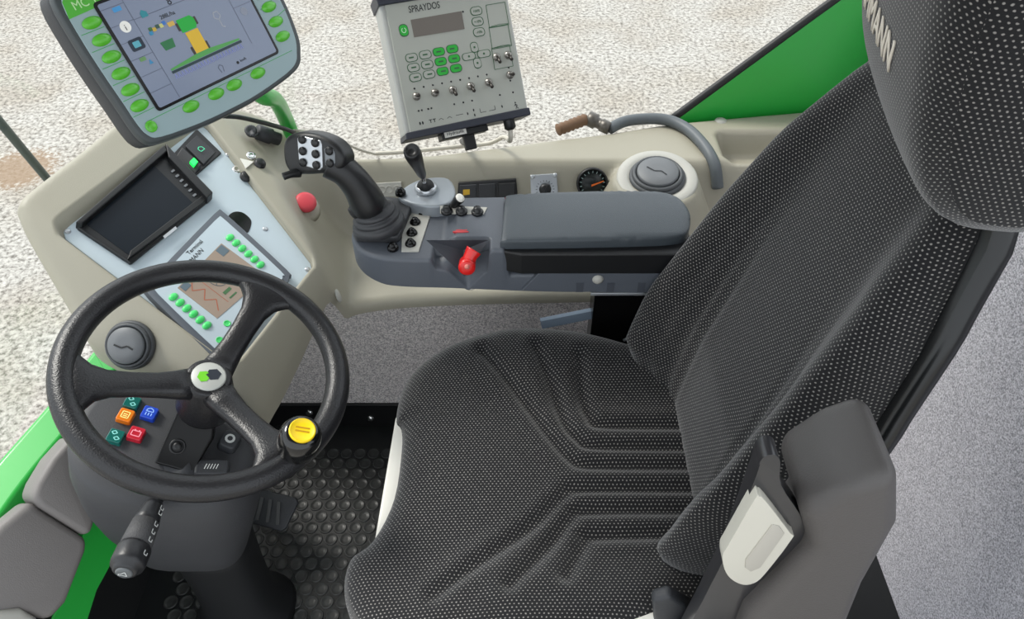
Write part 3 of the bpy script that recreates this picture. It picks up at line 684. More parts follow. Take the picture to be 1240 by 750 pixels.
mk('nozzle_icon', *strip(MC, [(.012, .006), (.010, .014), (.014, .017), (.018, .014), (.016, .006)], .0012, Z), LINE, scr_, smooth=False)
mk('drop_icon', *lathe(MC, [(.0022, Z), (.0022, Z + .0004), (.0005, Z + .0004)], 10, a=.043, b=.009), PRINTB, scr_, smooth=False)
mk('person_icon', *prism(MC, rrect(.006, .010, .002, .024, .116), Z, Z + .0004), em('icon sand', (170, 150, 90), .1), scr_, smooth=False)
mk('gear_icon', *lathe(MC, [(.006, Z), (.006, Z + .0003), (.001, Z + .0003)], 9, a=.094, b=.069), em('icon haze', (130, 136, 150), .1), scr_, smooth=False)
# printed key lines on the face
for k in range(6): mk('key_line', *strip(MC, [(-.139, .1155 - .0228 * k + .002), (-.106, .1155 - .0228 * k + .002)], .0008, .0028), PRINTG, face, smooth=False)
for k in range(5): mk('key_line', *strip(MC, [(.122, .1300 - .0228 * k), (.164, .1400 - .0228 * k)], .0008, .0028), PRINTG, face, smooth=False)
mk('key_line', *strip(MC, [(-.125, -.009), (.140, -.009)], .0008, .0028), PRINTG, face, smooth=False)
okm = lathe_mesh('oval_key', [(.0136, 0), (.0134, .0012), (.0110, .0016), (.0100, .0036), (.005, .0042), (.001, .0043)], BTNG, 24, 1, .56)
for k in range(8): inst('oval_key', okm, MC.m(-.1160 - .0009 * k + .0, .1268 - .0227 * k + .0454, .0025), mc) if 2 <= k < 8 else None
for k in range(6): inst('oval_key', okm, MC.m(.1365 + .001 * k, .0151 + .0229 * k, .0025), mc)
for a in (-.0574, -.0128, .0205, .0659): inst('oval_key', okm, MC.m(a, -.0166, .0025), mc)
inst('power_key', lathe_mesh('power_key', [(.0082, 0), (.008, .002), (.0055, .0026), (.005, .0016), (.001, .002)], BTNG, 20), MC.m(-.124, -.0168, .0025), mc)

# green arm that carries it
base = march(Hc, 356, 168)
ga_pts = [MC.w(.02, .06, -.052), MC.w(.06, .04, -.085), pz(312, 112, .90), pz(333, 121, .845), pz(345, 142, .755), base + Vector((0, 0, -.004))]
arm = thing('bent_tube_stand', base, 'bright green tubular arm rising from the console behind the joystick', 'stand')
mk('tube', *tube(ga_pts, .0155, 14, 8), GREEN, arm)
mk('foot', *lathe(nfr(base, (0, 0, 1)), [(.024, -.004), (.024, .005), (.014, .008)], 20), GREEN, arm)

# ================================================================== spray control box
SP = Fr(pt(566, 150, 1.36), (.927, .375, 0), (-.228, .564, .793))
sx = thing('spray_control_box', SP.w(0, -.02), 'pale grey control box with toggle switches and green keys before the window', 'control box')
HB = mat('dark blue grey case', (44, 47, 58), .45)
CASE = mat('pale grey case', (170, 171, 168), .45)
mk('case', *prism(SP, [(-.117, .000), (.1225, -.002), (.1330, .236), (-.105, .240)], -.06, -.002), CASE, sx, smooth=False, bevel=.006)
mk('bottom_frame', *prism(SP, [(-.118, -.006), (.1235, -.008), (.1235, .006), (-.116, .006)], -.062, .004), HB, sx, smooth=False, bevel=.002)
mk('top_frame', *prism(SP, [(-.108, .226), (.134, .226), (.136, .246), (-.110, .246)], -.062, .006), HB, sx, smooth=False, bevel=.002)
PNL = mat('satin grey panel', (166, 168, 160), .4, var=.06)
pn = mk('front_panel', *prism(SP, [(-.107, .006), (.1185, .006), (.1275, .226), (-.096, .226)], -.004, .0015), PNL, sx, smooth=False, bevel=.001)
text_obj('lettering', 'SPRAYDOS', SP, -.0575, .2065, .0165, PRINTB, pn, c=.0019, shear=.1, sx=.72)
mk('display', *prism(SP, [(-.059, .1645), (.0355, .1637), (.0375, .195), (-.0578, .1945)], .001, .0022), mat('grey lcd', (112, 106, 100), .3), sx, smooth=False)
DG = mat('deep green print', (52, 92, 62), .6); KG = mat('green membrane key', (40, 168, 56), .5)
def ring_key(a, b, w_, h, m=None, nm='key'):
    out_ = rrect(w_, h, min(w_, h) * .42, a, b)
    k = mk(nm, *prism(SP, out_, .001, .0022), DG, sx, smooth=False)
    mk('key_face', *prism(SP, rrect(w_ * .88, h * .84, min(w_, h) * .36, a, b), .0018, .0026), m or PNL, k, smooth=False)
    return k
ring_key(-.0742, .179, .0165, .0215, KG, 'power_key')
mk('power_mark', *join(strip(SP, [(-.0742 + .0038 * math.cos(t), .179 + .0042 * math.sin(t)) for t in np.linspace(2, 7.4, 12)], .0012, .0029)), mat('pale print', (200, 230, 200), .5), sx, smooth=False)
for r_ in range(3):
    for c_ in range(4):
        k = ring_key(-.0724 + .0256 * c_ - .0008 * r_, .1314 + .0008 * c_ - .0172 * r_, .0225, .0148, KG if c_ > 1 else None)
        mk('key_mark', *strip(SP, [(-.0774 + .0256 * c_, .1314 + .0008 * c_ - .0172 * r_), (-.0684 + .0256 * c_, .1314 + .0008 * c_ - .0172 * r_)], .0026, .0029), DG, k, smooth=False)
for i, s in enumerate(('100%', '+10%', '-10%')):
    k = ring_key(.0646 - .0019 * i, .191 - .0184 * i, .0225, .0155)
    text_obj('lettering', s, SP, .0646 - .0019 * i, .1888 - .0184 * i, .0062, DG, k, c=.0028, align='CENTER')
for a, b, w_, h in ((.0315, .1156, .026, .0135), (.0605, .1156, .026, .0135), (.0455, .1295, .0145, .019), (.0445, .1015, .0145, .019)):
    k = ring_key(a, b, w_, h)
    mk('key_mark', *prism(SP, ell(.002, .002, a, b, 8), .0024, .0029), DG, k, smooth=False)
for (a0, b0, a1, b1) in ((.085, .198, .120, .158), (.0812, .159, .1165, .1205), (.0771, .1222, .1105, .0845)):
    mk('printed_frame', *strip(SP, [(a0, b0), (a1 + .002, b0), (a1, b1), (a0 - .003, b1), (a0, b0)], .0011, .0019), DG, pn, smooth=False)
    if b1 > .1: mk('printed_frame', *strip(SP, [(a0, b1 + .002), ((a0 + a1) / 2, b1 + .0035), (a1, b1 + .002)], .0009, .0019), DG, pn, smooth=False)
tb_ = lathe_mesh('toggle_nut', [(.0072, 0), (.0072, .0022), (.0055, .0028), (.005, .006), (.003, .0065)], mat('dull nickel', (150, 146, 140), .3, metal=.8), 12)
tl_ = lathe_mesh('toggle_lever', [(.0021, 0), (.0026, .008), (.0035, .0145), (.0028, .0165), (.0008, .017)], mat('dark lever', (58, 54, 50), .3, metal=.5), 10)
for i, (a, b, rx) in enumerate(((-.0806, .0644, 5), (-.0461, .0643, 6), (-.0125, .0634, 45), (.0218, .0635, 45), (.0568, .0643, 45), (.1005, .0698, 8), (.0826, .1054, 50), (.1053, .1051, 45))):
    n_ = inst('toggle_switch', tb_, SP.m(a, b, .0015), sx)
    inst('toggle_lever', tl_, SP.m(a, b, .0065) @ Matrix.Rotation(math.radians(rx), 4, 'X'), n_)
dotm = lathe_mesh('lamp_dot', [(.0018, 0), (.0016, .0006), (.0004, .0008)], PRINTB, 10)
for k in range(9): inst('lamp_dot', dotm, SP.m(-.0806 + .0172 * k, .0785, .0015), sx)
for a, b in ((-.083, .0395), (-.077, .0395), (-.065, .0395), (-.059, .0395), (-.016, .0385), (.0015, .0385), (.0185, .0385), (.073, .0385), (.099, .0385), (.1015, .0835), (.099, .060), (.040, .1935)):
    inst('lamp_dot', dotm, SP.m(a, b, .0015), sx)
for i, a in enumerate((-.086, -.081)): mk('printed_symbol', *prism(SP, ell(.0016, .003, a, .0175, 8), .001, .0019), PRINTB, pn, smooth=False)
for a in (-.066, -.059): mk('printed_symbol', *join(strip(SP, [(a - .003, .020), (a + .003, .020)], .0012, .0019), strip(SP, [(a, .020), (a, .0145)], .0014, .0019)), PRINTB, pn, smooth=False)
for a in (-.046, -.030): mk('printed_symbol', *strip(SP, [(a - .005, .0165), (a, .019), (a + .004, .0155)], .0008, .0019), PRINTB, pn, smooth=False)
mk('printed_symbol', *strip(SP, [(-.018, .0185), (-.004, .0185)], .0009, .0019), PRINTB, pn, smooth=False)
mk('printed_symbol', *strip(SP, [(.029, .022), (.029, .0145), (.040, .0145)], .0009, .0019), PRINTB, pn, smooth=False)
mk('printed_symbol', *strip(SP, [(.046, .0145), (.058, .0145), (.058, .022)], .0009, .0019), PRINTB, pn, smooth=False)
for a, b in ((.0045, .0175), (.017, .0215), (.017, .0125), (.072, .0175)): mk('printed_symbol', *prism(SP, ell(.0013, .0026, a, b, 8), .001, .0019), PRINTB, pn, smooth=False)
mk('printed_symbol', *join(strip(SP, [(.0975, .008), (.0995, .0125), (.0985, .017), (.102, .0135)], .0011, .0019), strip(SP, [(.0995, .0125), (.1025, .008)], .0011, .0019), strip(SP, [(.0985, .017), (.0955, .0135)], .0011, .0019), prism(SP, ell(.0014, .0014, .0988, .0195, 8), .0017, .0019)), PRINTB, pn, smooth=False)
mk('socket_block', *box(SP, .090, .012, .036, -.005, -.0125, -.045), BLACK, sx, smooth=False, bevel=.002)
stk_ = mk('sticker', *box(SP, .042, .011, .001, -.024, -.0105, -.0085), WHITE, sx, smooth=False)
text_obj('lettering', 'Hydraulik', SP, -.024, -.0130, .0085, PRINTB, stk_, c=-.007, align='CENTER')
mk('bracket', *box(SP, .022, .03, .012, .004, -.030, -.035), BLACK, sx, smooth=False, bevel=.002)
p0 = SP.w(.004, -.035, -.03); pb = march(Hc, 560, 171)
mk('stalk', *tube([p0, p0.lerp(pb, .5), pb], .007, 10, 3), BLACK, sx)
mk('cable_gland', *lathe(Fr(SP.w(.0857, -.006, -.02), tuple(SP.u), tuple(SP.n)), [(.009, -.012), (.011, -.004), (.011, .016), (.006, .020)][::1], 16), BLACK, sx)
# cables
GREYC = mat('grey cable', (196, 191, 178), .5); DKC = mat('dark cable', (40, 42, 46), .45)
def cable(name, pts, r, m, label, seg=10):
    o = mk(name, *tube(pts, r, seg, 6), m); return tag(o, label, 'cable')
def onH(px, py, dz=.006): p = march(Hc, px, py); return p + Vector((0, 0, dz))
g0 = SP.w(.0857, -.02, -.02)
cable('box_cable', [g0, g0 + Vector((.0, 0, -.03)), pz(610, 166, .69), onH(590, 176, .004), onH(540, 181, .004), onH(490, 186, .004), pz(455, 186, .655)], .0045, GREYC, 'pale grey cable leaving the control box and lying along the console ridge')
cable('thin_cable', [pz(455, 187, .655), pz(432, 180, .70), pz(405, 167, .73), pz(380, 160, .74), pz(352, 158, .72), pz(345, 160, .70)], .0028, GREYC, 'thin pale cable arching behind the joystick head')
cable('monitor_cable', [MC.w(.0, -.03, -.05), pz(262, 139, .86), pz(290, 142, .83), pz(320, 149, .79), pz(350, 158, .74), pz(362, 166, .70)], .0045, DKC, 'dark cable running from the large terminal past the green arm')
p_ = [onH(738, 158, .004), onH(760, 151, .010), onH(800, 150, .012), onH(828, 160, .012), onH(850, 180, .011), onH(864, 204, .010), onH(868, 232, .010)]
cable('thick_cable', p_, .0125, mat('thick grey hose', (88, 94, 98), .5, .2, 500), 'thick grey hose curving over the rear of the console beside the seat', 14)
# brown ribbed plug at the end of the hose
pa, pb = onH(676, 162, .010), onH(712, 150, .014)
plug = thing('ribbed_plug', pb, 'brown ribbed plug with a metal collar lying at the hose end', 'plug')
ax = (pb - pa); f = nfr(pa, ax)
prof = []
for k in range(14): prof += [(.014 - .0025 * (k % 2) + .0, k * ax.length / 14)]
mk('ribbed_sleeve', *lathe(f, [(.004, -.001)] + prof, 16), mat('brown ribbed plastic', (112, 84, 60), .6), plug)
f2 = nfr(pb, onH(738, 158, .004) - pb); L2 = (onH(738, 158, .004) - pb).length
mk('collar', *lathe(f2, [(.010, -.002), (.017, .0), (.017, L2 * .35), (.012, L2 * .4), (.012, L2 * .6), (.015, L2 * .62), (.014, L2)], 12), mat('dull connector metal', (96, 92, 86), .4, metal=.5), plug)
# small black socket with a dust cap beside the joystick
s1, s2 = onH(314, 168, .016), onH(340, 177, .016)
sk = thing('dust_cap_socket', s1, 'small black socket with a hanging dust cap behind the joystick', 'socket')
f = nfr(s1, s2 - s1); Ls = (s2 - s1).length
mk('barrel', *lathe(f, [(.010, -.003), (.0155, .0), (.016, Ls * .6), (.013, Ls * .65), (.013, Ls)], 18), CHAR, sk)
mk('strap', *tube([s1, pz(307, 165, s1.z + .01), pz(304, 159, s1.z + .012)], .006, 8, 4, .5), CHAR, sk)
f = nfr(pz(304, 159, s1.z + .012), (.2, -.5, .8)); mk('dust_cap', *lathe(f, [(.011, -.005), (.012, .004), (.009, .006), (.004, .003)], 16), CHAR, sk)

# ================================================================== armrest with control pod
ar = thing('armrest', (.05, .96, .70), 'slate grey armrest pod with switches and a padded rest beside the seat', 'armrest')
ao = [(.30, .886), (.10, .886), (-.02, .886), (-.10, .886), (-.17, .886), (-.215, .893), (-.245, .91), (-.262, .94), (-.263, .97), (-.25, 1.0), (-.215, 1.018), (-.1, 1.026), (.1, 1.03), (.30, 1.03)]
aoc = [(v.x, v.y) for v in catmull([(a, b, 0) for a, b in ao], 4)]
tri = [(-.128, .88), (-.030, .88), (-.034, .908), (-.122, .908)]
def Ha(x, y):
    z = np.full(x.shape, .770) + .020 * sst(-.115, -.085, x + .3 * np.maximum(0, .93 - y))
    k = sst(.917, .9145, y) * sst(-.1275, -.1245, x) * (1 - sst(-.0375, -.0345, x))
    z = z - .052 * sst(-.012, -.004, x)
    depth = (.006 + .062 * (1 - np.abs((x + .072) / .050)).clip(0, 1)) * ((.919 - y) / .029).clip(.35, 1) + .012
    return z - k * depth
def ask(x, y, z): return .712 - .012 * sst(-.2, .1, np.array(x)) + .012 * (1 - sst(-.262, -.20, np.array(x)))
mk('pod', *hfield(aoc, Ha, .0036, .007, ask, 4), DGREY, ar)
# silvery switch strip and its black buttons
FA = zfr((-.12, .96, .7712))
mk('switch_strip', *prism(FA, onf(FA, [(488, 247), (524, 253), (507, 305), (486, 305)]), -.002, .0012), LGREY, ar, smooth=False, bevel=.001)
def hA(px, py): return march(Ha, px, py)
abm = lathe_mesh('switch_button', [(.0092, -.002), (.0092, .003), (.0075, .006), (.0055, .0065), (.005, .010), (.001, .011)], GLOSSB, 16)
for px, py in ((511.5, 258), (503, 271), (499, 284), (497.5, 297), (476, 301.5)):
    inst('switch_button', abm, Matrix.Translation(hA(px, py) + Vector((0, 0, .001))), ar)
tgm = lathe_mesh('toggle_button', [(.010, -.002), (.010, .002), (.008, .003), (.0065, .004), (.006, .009), (.001, .010)], BLACK, 16)
for px, py in ((541, 256), (559, 256.5), (578, 257)): inst('toggle_button', tgm, Matrix.Translation(pz(px, py, .792)), ar)
cut = mk('toggle_tray', *prism(zfr((0, 0, .7905)), [(p.x, p.y) for p in (pz(533, 250, .79), pz(590, 252, .79), pz(586, 260, .79), pz(533, 259, .79))], -.001, .001), LGREY, ar, smooth=False)
# raised bezel with the small lever on it
bz = zfr(pz(520, 234, .792))
bpoly = [(p.x - bz.P.x, p.y - bz.P.y) for p in (pz(x, y, .792) for x, y in ((480, 236), (488, 226), (505, 217), (527, 213), (545, 215), (553, 228), (550, 242), (536, 250), (510, 250), (488, 244)))]
bpc = [(v.x, v.y) for v in catmull([(a, b, 0) for a, b in bpoly], 3, True)]
mk('lever_bezel', *prism(bz, bpc, -.06, .0, .06), mat('satin silver grey', (148, 154, 160), .35, metal=.3), ar, bevel=.004)
inst('switch_button', abm, Matrix.Translation(pz(485, 234, .795)), ar)
# white tipped toggle
tA, tB = pz(548, 250, .79), pz(557, 240, .812)
tg = mk('toggle', *tube([tA, tA.lerp(tB, .6), tB], [.006, .008, .0085], 12, 3), BLACK, ar)
mk('white_tip', *lathe(nfr(tB, tB - tA), [(.0078, -.001), (.0078, .0015), (.003, .002)], 14), WHITE, tg)
# crisp triangular pocket for the red lever
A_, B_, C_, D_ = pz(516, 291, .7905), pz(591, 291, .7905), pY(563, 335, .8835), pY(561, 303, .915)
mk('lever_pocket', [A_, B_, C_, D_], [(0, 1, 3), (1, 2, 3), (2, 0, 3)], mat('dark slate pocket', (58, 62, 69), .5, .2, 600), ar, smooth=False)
# red lever in the side notch
rl = pY(568, 318, .881)
lv = mk('red_lever', *tube([pY(566, 322, .876), pY(569, 312, .884), pY(574, 303, .892)], [.0125, .011, .0135], 14, 4, .8), RED, ar)
mk('lever_hub', *lathe(nfr(pY(565.5, 323, .872), (0, -1, .25)), [(.0135, -.012), (.0135, .004), (.011, .007), (.004, .0075)], 20), RED, lv)
mk('lever_pin', *lathe(nfr(pY(565.5, 323, .865), (0, -1, .25)), [(.004, -.002), (.004, .002), (.001, .003)], 10), mat('pale pin', (225, 130, 120), .4), lv)
fm = Fr(hA(558, 281), (1, 0, 0), (0, 1, 0))
mk('red_mark', *join(prism(fm, ell(.013, .0022, 0, 0, 14), -.002, .001), strip(fm, [(-.008, .003), (-.002, .004), (.004, .003), (.010, .004)], .0022, .0012)), mat('red print', (200, 62, 66), .5), ar, smooth=False)
# padded rest
pd = [(p.x, p.y) for p in (pz(x, y, .80) for x, y in ((606, 293), (607, 288), (612, 241), (614, 238), (622, 236.5), (640, 235), (700, 232.5), (770, 231), (800, 233), (820, 240), (832, 254), (836, 268), (832, 284), (815, 289), (780, 291), (700, 293), (615, 294)))]
pdc = [(v.x, v.y) for v in catmull([(a, b, 0) for a, b in pd], 3, True)]
mk('pad', *hfield(pdc, lambda x, y: np.full(x.shape, .803) + .004 * np.sin((y - .88) / .14 * 3.1), .010, .005, lambda x, y, z: .786, 4), DGREY2, ar)
mk('pad_base', *prism(zfr((0, 0, .745)), [(.015, .8795), (.285, .8795), (.285, 1.02), (.0, 1.02), (-.016, 1.0), (-.016, .888)], 0, .042), BLACK, ar, smooth=False, bevel=.003)
FS = Fr((.14, .883, .72), (1, 0, 0), (0, 0, 1))
mk('side_panel', *prism(FS, [(-.125, -.012), (.17, -.020), (.17, .03), (-.095, .03)], -.004, .003), DGREY, ar, smooth=False, bevel=.0015)
p = pY(724, 338, .881)
mk('cover_screw', *lathe(nfr(p, (0, -1, .1)), [(.0095, -.003), (.009, .002), (.005, .005), (.001, .0055)], 18), LGREY, ar)
for k in range(3): mk('panel_slot', *box(FS, .012, .020, .001, -.03 + .05 * k, -.004, .0028), mat('slot grey', (70, 74, 82), .5), ar, smooth=False)
mk('slide_rail', *box(zfr((.20, .90, .692)), .14, .03, .006), SILVER, ar, smooth=False, bevel=.001)

# ---- multi-function joystick
jb = zfr(pz(462, 277, .772))
JRUB = mat('soft dark grey rubber', (54, 55, 58), .5, .2, 500)
js = thing('joystick', jb.P, 'black multi function joystick with a silver key plate on the armrest pod', 'joystick')
q = [(p.x - jb.P.x, p.y - jb.P.y) for p in (pz(x, y, .772) for x, y in ((428, 287), (436, 250), (452, 243), (498, 247), (500, 254), (484, 292), (478, 294), (432, 293)))]
mk('base', *prism(jb, q, -.002, .012), JRUB, js, bevel=.003)
bc = pz(459, 272, .785); jt = pY(447, 252, .962); axd = (jt - bc).normalized()
f = nfr(bc, (axd + Vector((0, 0, 1.2))).normalized())
mk('boot', *lathe(f, [(.043, -.004), (.043, .006), (.041, .0095), (.035, .0115), (.0385, .0135), (.0385, .0175), (.036, .020), (.030, .022), (.0345, .024), (.0345, .028), (.031, .031), (.024, .033), (.0255, .036), (.023, .043), (.015, .047)], 28), JRUB, js)
JH = Fr(pt(383, 186, 1.13), (.80, -.60, 0), (.10, .12, .9))
gp_ = [pY(452, 258, .958), pY(446, 247, .958), pY(434, 226, .960), pY(418, 208, .962), pY(400, 197, .966)]
mk('grip', *tube(gp_, [.023, .030, .0265, .0245, .026], 18, 6, .95), BLACK, js)
mk('palm_rest', *tube([pY(424, 251, .950), pY(433, 257, .95), pY(448, 259, .952), pY(458, 252, .955)], [.006, .012, .012, .006], 12, 5), BLACK, js)
JH = Fr(pt(383, 187, 1.125), (.93, -.36, .0), (.12, .28, .75))
ho = onf(JH, [(342, 180), (345, 168), (354, 162), (366, 160.5), (384, 163), (402, 171), (412, 181), (417, 193), (414, 204), (404, 209), (388, 211), (366, 212), (352, 210), (344, 198)])
hoc = [(v.x, v.y) for v in catmull([(a, b, 0) for a, b in ho], 3, True)]
mk('head', *prism(JH, hoc, -.036, .002, .0), BLACK, js, bevel=.009, bseg=5)
kp = onf(JH, [(361, 167), (366, 164), (389, 170), (391, 174), (392, 203), (388, 206), (367, 200), (363, 193)])
kpl = mk('key_plate', *prism(JH, kp, .0, .0032), SILVER, js, smooth=False, bevel=.0015)
mk('side_key_plate', *prism(JH, onf(JH, [(393.5, 180), (398, 177), (405, 181), (407, 186), (407, 198), (403, 202), (395, 200)]), .0, .0032), mat('dull silver', (120, 124, 128), .4, metal=.4), js, smooth=False, bevel=.0015)
jkm = lathe_mesh('joystick_key', [(.0065, 0), (.0065, .0025), (.005, .0042), (.001, .0046)], BLACK, 16)
for x, y in ((366.3, 169), (382, 173), (399, 183), (367, 183), (382.6, 186.6), (400, 197.7), (367.5, 196.7), (383.5, 200)):
    inst('joystick_key', jkm, JH.m(*JH.l(x, y, .003), .003), js)
p = pt(346, 213, 1.14); mk('trigger', *tube([pt(343, 214, 1.135), pt(352, 211, 1.14), pt(362, 209, 1.15)], [.006, .006, .008], 10, 4), BLACK, js)
# ---- small lever
ml0 = pz(516, 229, .794); ml1 = pz(512, 214, .838); ml2 = pz(498, 182, .93)
ml = thing('small_lever', ml0, 'small black knobbed lever on the pale bezel of the armrest pod', 'lever')
mk('collar', *lathe(zfr(ml0), [(.019, -.003), (.019, .005), (.016, .008), (.013, .009)], 24), SILVER, ml)
mk('boot', *lathe(nfr(ml0, ml1 - ml0), [(.015, .004), (.015, .010), (.011, .013), (.012, .017), (.008, .021), (.005, .026)], 20), RUBBER, ml)
mk('shaft', *tube([ml0, ml1], .0035, 8, 1), CHROME, ml)
ax = ml2 - ml1; L = ax.length
mk('knob', *lathe(nfr(ml1, ax), [(.005, 0), (.0075, L * .12), (.009, L * .35), (.0125, L * .72), (.0135, L * .86), (.0125, L * .97), (.009, L), (.008, L * .97), (.003, L * .96)], 20), BLACK, ml)
# seat side bracket below the armrest
bk = thing('armrest_bracket', (.19, .96, .50), 'black steel bracket carrying the armrest pod beside the seat', 'bracket')
mk('upright', *box(zfr((.205, .965, .48)), .12, .05, .21), GLOSSB, bk, smooth=False, bevel=.003)
mk('flange', *box(zfr((.215, .945, .672)), .12, .03, .012), mat('dark steel', (60, 60, 62), .35, metal=.7), bk, smooth=False, bevel=.001)
a_, b_ = pz(655, 392, .56), pz(720, 379, .575)
mk('link_bar', *tube([a_, b_], .014, 4, 1, .4), mat('blue grey steel', (110, 124, 140), .4, metal=.5), bk, smooth=False)
mk('spring_clip', *tube([pY(782, 398, .94), pY(776, 404, .93), pY(768, 408, .935), pY(755, 412, .94)], .003, 8, 4), SILVER, bk)

# ================================================================== driver seat
seat = thing('driver_seat', (.05, .64, 0), 'dark dotted fabric driver seat with grooved cushion and winged backrest', 'seat')
co_ = [(-.195, .745), (-.193, .80), (-.172, .853), (-.12, .895), (-.04, .915), (.05, .916), (.13, .902), (.21, .87), (.28, .85), (.33, .80), (.335, .64), (.33, .48), (.28, .42), (.21, .40), (.13, .37), (.05, .355), (-.05, .352), (-.14, .362), (-.205, .40), (-.234, .45), (-.234, .50), (-.205, .530), (-.182, .60), (-.180, .69), (-.185, .728)]
coc = [(v.x, v.y) for v in catmull([(a, b, 0) for a, b in co_], 4, True)]
gr = [[(584, 428), (628, 474), (664, 521), (690, 550), (716, 560), (845, 561)], [(649, 428), (669, 469), (685, 511), (701, 529), (721, 537), (845, 539)], [(701, 438), (706, 480), (716, 503), (732, 511), (845, 512)],
      [(845, 589), (706, 589), (685, 596), (649, 630), (592, 672), (524, 719)], [(845, 615), (711, 615), (690, 625), (664, 661), (617, 713)], [(845, 648), (721, 648), (706, 659), (685, 703)]]
grl = [[(p.x, p.y) for p in catmull([pz(x, y, .585) for x, y in g_], 4)] for g_ in gr]
def Hs(x, y):
    z = np.full(x.shape, .578); c = np.abs(y - .636)
    z = z + .030 * sst(.10, .24, c) * sst(-.20, .05, x) - .012 * sst(.0, -.22, x)
    z = z + .010 * sst(.05, .3, x) * sst(.06, .16, c)
    for i, g_ in enumerate(grl):
        d = segdist(x, y, g_, False)
        fade = sst(-.17, -.07, x) if True else 1
        z = z - (.0095 * np.exp(-(d / .0095) ** 2) - .003 * np.exp(-((d - .02) / .012) ** 2)) * (.35 + .65 * fade)
    return z
vs_, fs_ = hfield(coc, Hs, .0065, .045, lambda x, y, z: z - .05, 8)
mk('cushion', vs_, fs_, FAB, seat, uv=[(v[0], v[1] + (v[2] - .58 if v[2] < .54 else 0)) for v in vs_])
mk('seat_pan', *prism(zfr((0, 0, .50)), [(-.202, .535), (-.196, .757), (-.10, .80), (.25, .80), (.25, .45), (-.10, .45)], 0, .034), WHITE, seat, smooth=False, bevel=.004)
mk('pedestal', *prism(zfr((0, 0, .002)), [(-.12, .46), (-.12, .82), (.30, .82), (.30, .46)], 0, .42, .05), BLACK, seat, smooth=False, bevel=.01)
lp = []
for k in range(9):
    z = .10 + k * .05; s_ = 1 + .04 * (k % 2)
    lp.append([Vector((.09 + a * .22 * s_, .64 + b * .19 * s_, z)) for a, b in ((-1, -1), (1, -1), (1, 1), (-1, 1))])
mk('suspension_bellows', *loft(lp), RUBBER, seat, smooth=False)

# backrest: sections stacked along the reclined back
YC = lambda h: float(np.interp(h, [0, .3, .55, .9, 1], [.648, .670, .700, .728, .732]))
def back_section(h, n=140, grow=0, shell=False):
    # centre of the front face at this height
    z = .575 + .575 * h
    xf = np.interp(h, [0, .25, .5, .75, .92, 1.0], [.262, .292, .345, .398, .438, .462])
    hw = np.interp(h, [0, .12, .3, .5, .7, .85, .95, 1.0], [.205, .220, .227, .221, .203, .176, .152, .12])
    T = np.interp(h, [0, .1, .5, .85, 1], [.10, .115, .115, .10, .07])
    bo = np.interp(h, [0, .08, .2, .5, .75, .9, 1], [.075, .112, .106, .072, .045, .020, .0])
    tilt = math.radians(np.interp(h, [0, .3, 1], [16, 23, 26]))
    fwd = Vector((-math.cos(tilt), 0, math.sin(tilt) * .55))
    pts = []
    for k in range(n):
        t = 2 * math.pi * k / n - math.pi / 2; c, s_ = math.cos(t), math.sin(t)
        e = 2 / 3.2
        a = hw * math.copysign(abs(c) ** e, c); b = (T / 2) * math.copysign(abs(s_) ** e, s_)
        q = abs(a) / hw
        if b > 0:
            g_ = bo * (1 / (1 + math.exp(-(q - .70) / .075))) * min(1, b / (T * .35))
            # vertical grooves of the wing panels
            for gq, gd in ((.44, .006), (.55, .008), (.66, .008)):
                lowf = np.interp(h, [0, .06, .3, .58, .7], [.5, 1, 1, .3, 0])
                g_ -= gd * lowf * math.exp(-((q - gq - .06 * (1 - h)) / .026) ** 2)
            b += g_
        pts.append(Vector((xf, YC(h) - a, z)) + fwd * (b - T / 2))
    return pts
hs = [0, .008, .02, .04] + [.04 + .9 * k / 46 for k in range(1, 47)] + [.955, .97, .982, .992, 1.0]
loops = []
for i, h in enumerate(hs):
    l = back_section(h); c = sum(l, Vector()) / len(l)
    k = {0: .80, 1: .92, 2: .975, 3: 1}.get(i, 1); j = len(hs) - 1 - i; k *= {0: .72, 1: .86, 2: .94, 3: .98}.get(j, 1)
    loops.append([c + (p - c) * k for p in l])
def grid_uv(loops):
    n = len(loops[0]); uv = []; vv = 0; prev = None
    for l in loops:
        cf = l[n // 2]
        if prev is not None: vv += (cf - prev).length
        prev = cf; cum = [0]
        for k in range(1, n): cum.append(cum[-1] + (l[k] - l[k - 1]).length)
        o = cum[n // 2]; uv += [(c - o, vv) for c in cum]
    return uv
mk('backrest', *loft(loops), FAB, seat, uv=grid_uv(loops))
# black shell behind the backrest
sl = []
for h in [0.02 + .99 * k / 30 for k in range(31)]:
    z = .575 + .60 * h
    hb_ = min(1, h)
    l = back_section(hb_); xb = max(p.x for p in l); hw = (max(p.y for p in l) - min(p.y for p in l)) / 2; xm = l[0].x
    k = math.sqrt(max(.03, 1 - max(0, (h - .86) / .155) ** 2))
    y0, w_ = YC(hb_), (hw + .006) * (k if h > .86 else 1)
    if h > .80: w_ = max(w_, .175 * k)
    xm = xb - .056
    pr = [(xm, -w_ + .004), (xm + .003, -w_ - .003), (xm + .012, -w_ - .006), (xm + .022, -w_ - .003), (xm + .029, -w_ * .94), (xm + .036, -w_ * .8), (xb + .012, 0), (xm + .036, w_ * .8), (xm + .029, w_ * .94), (xm + .022, w_ + .003), (xm + .012, w_ + .006), (xm + .003, w_ + .003), (xm, w_ - .004)]
    sl.append([Vector((x, y0 + y, z)) for x, y in pr])
mk('back_shell', *loft(sl, True, True), mat('gloss dark shell', (14, 16, 17), .25), seat)

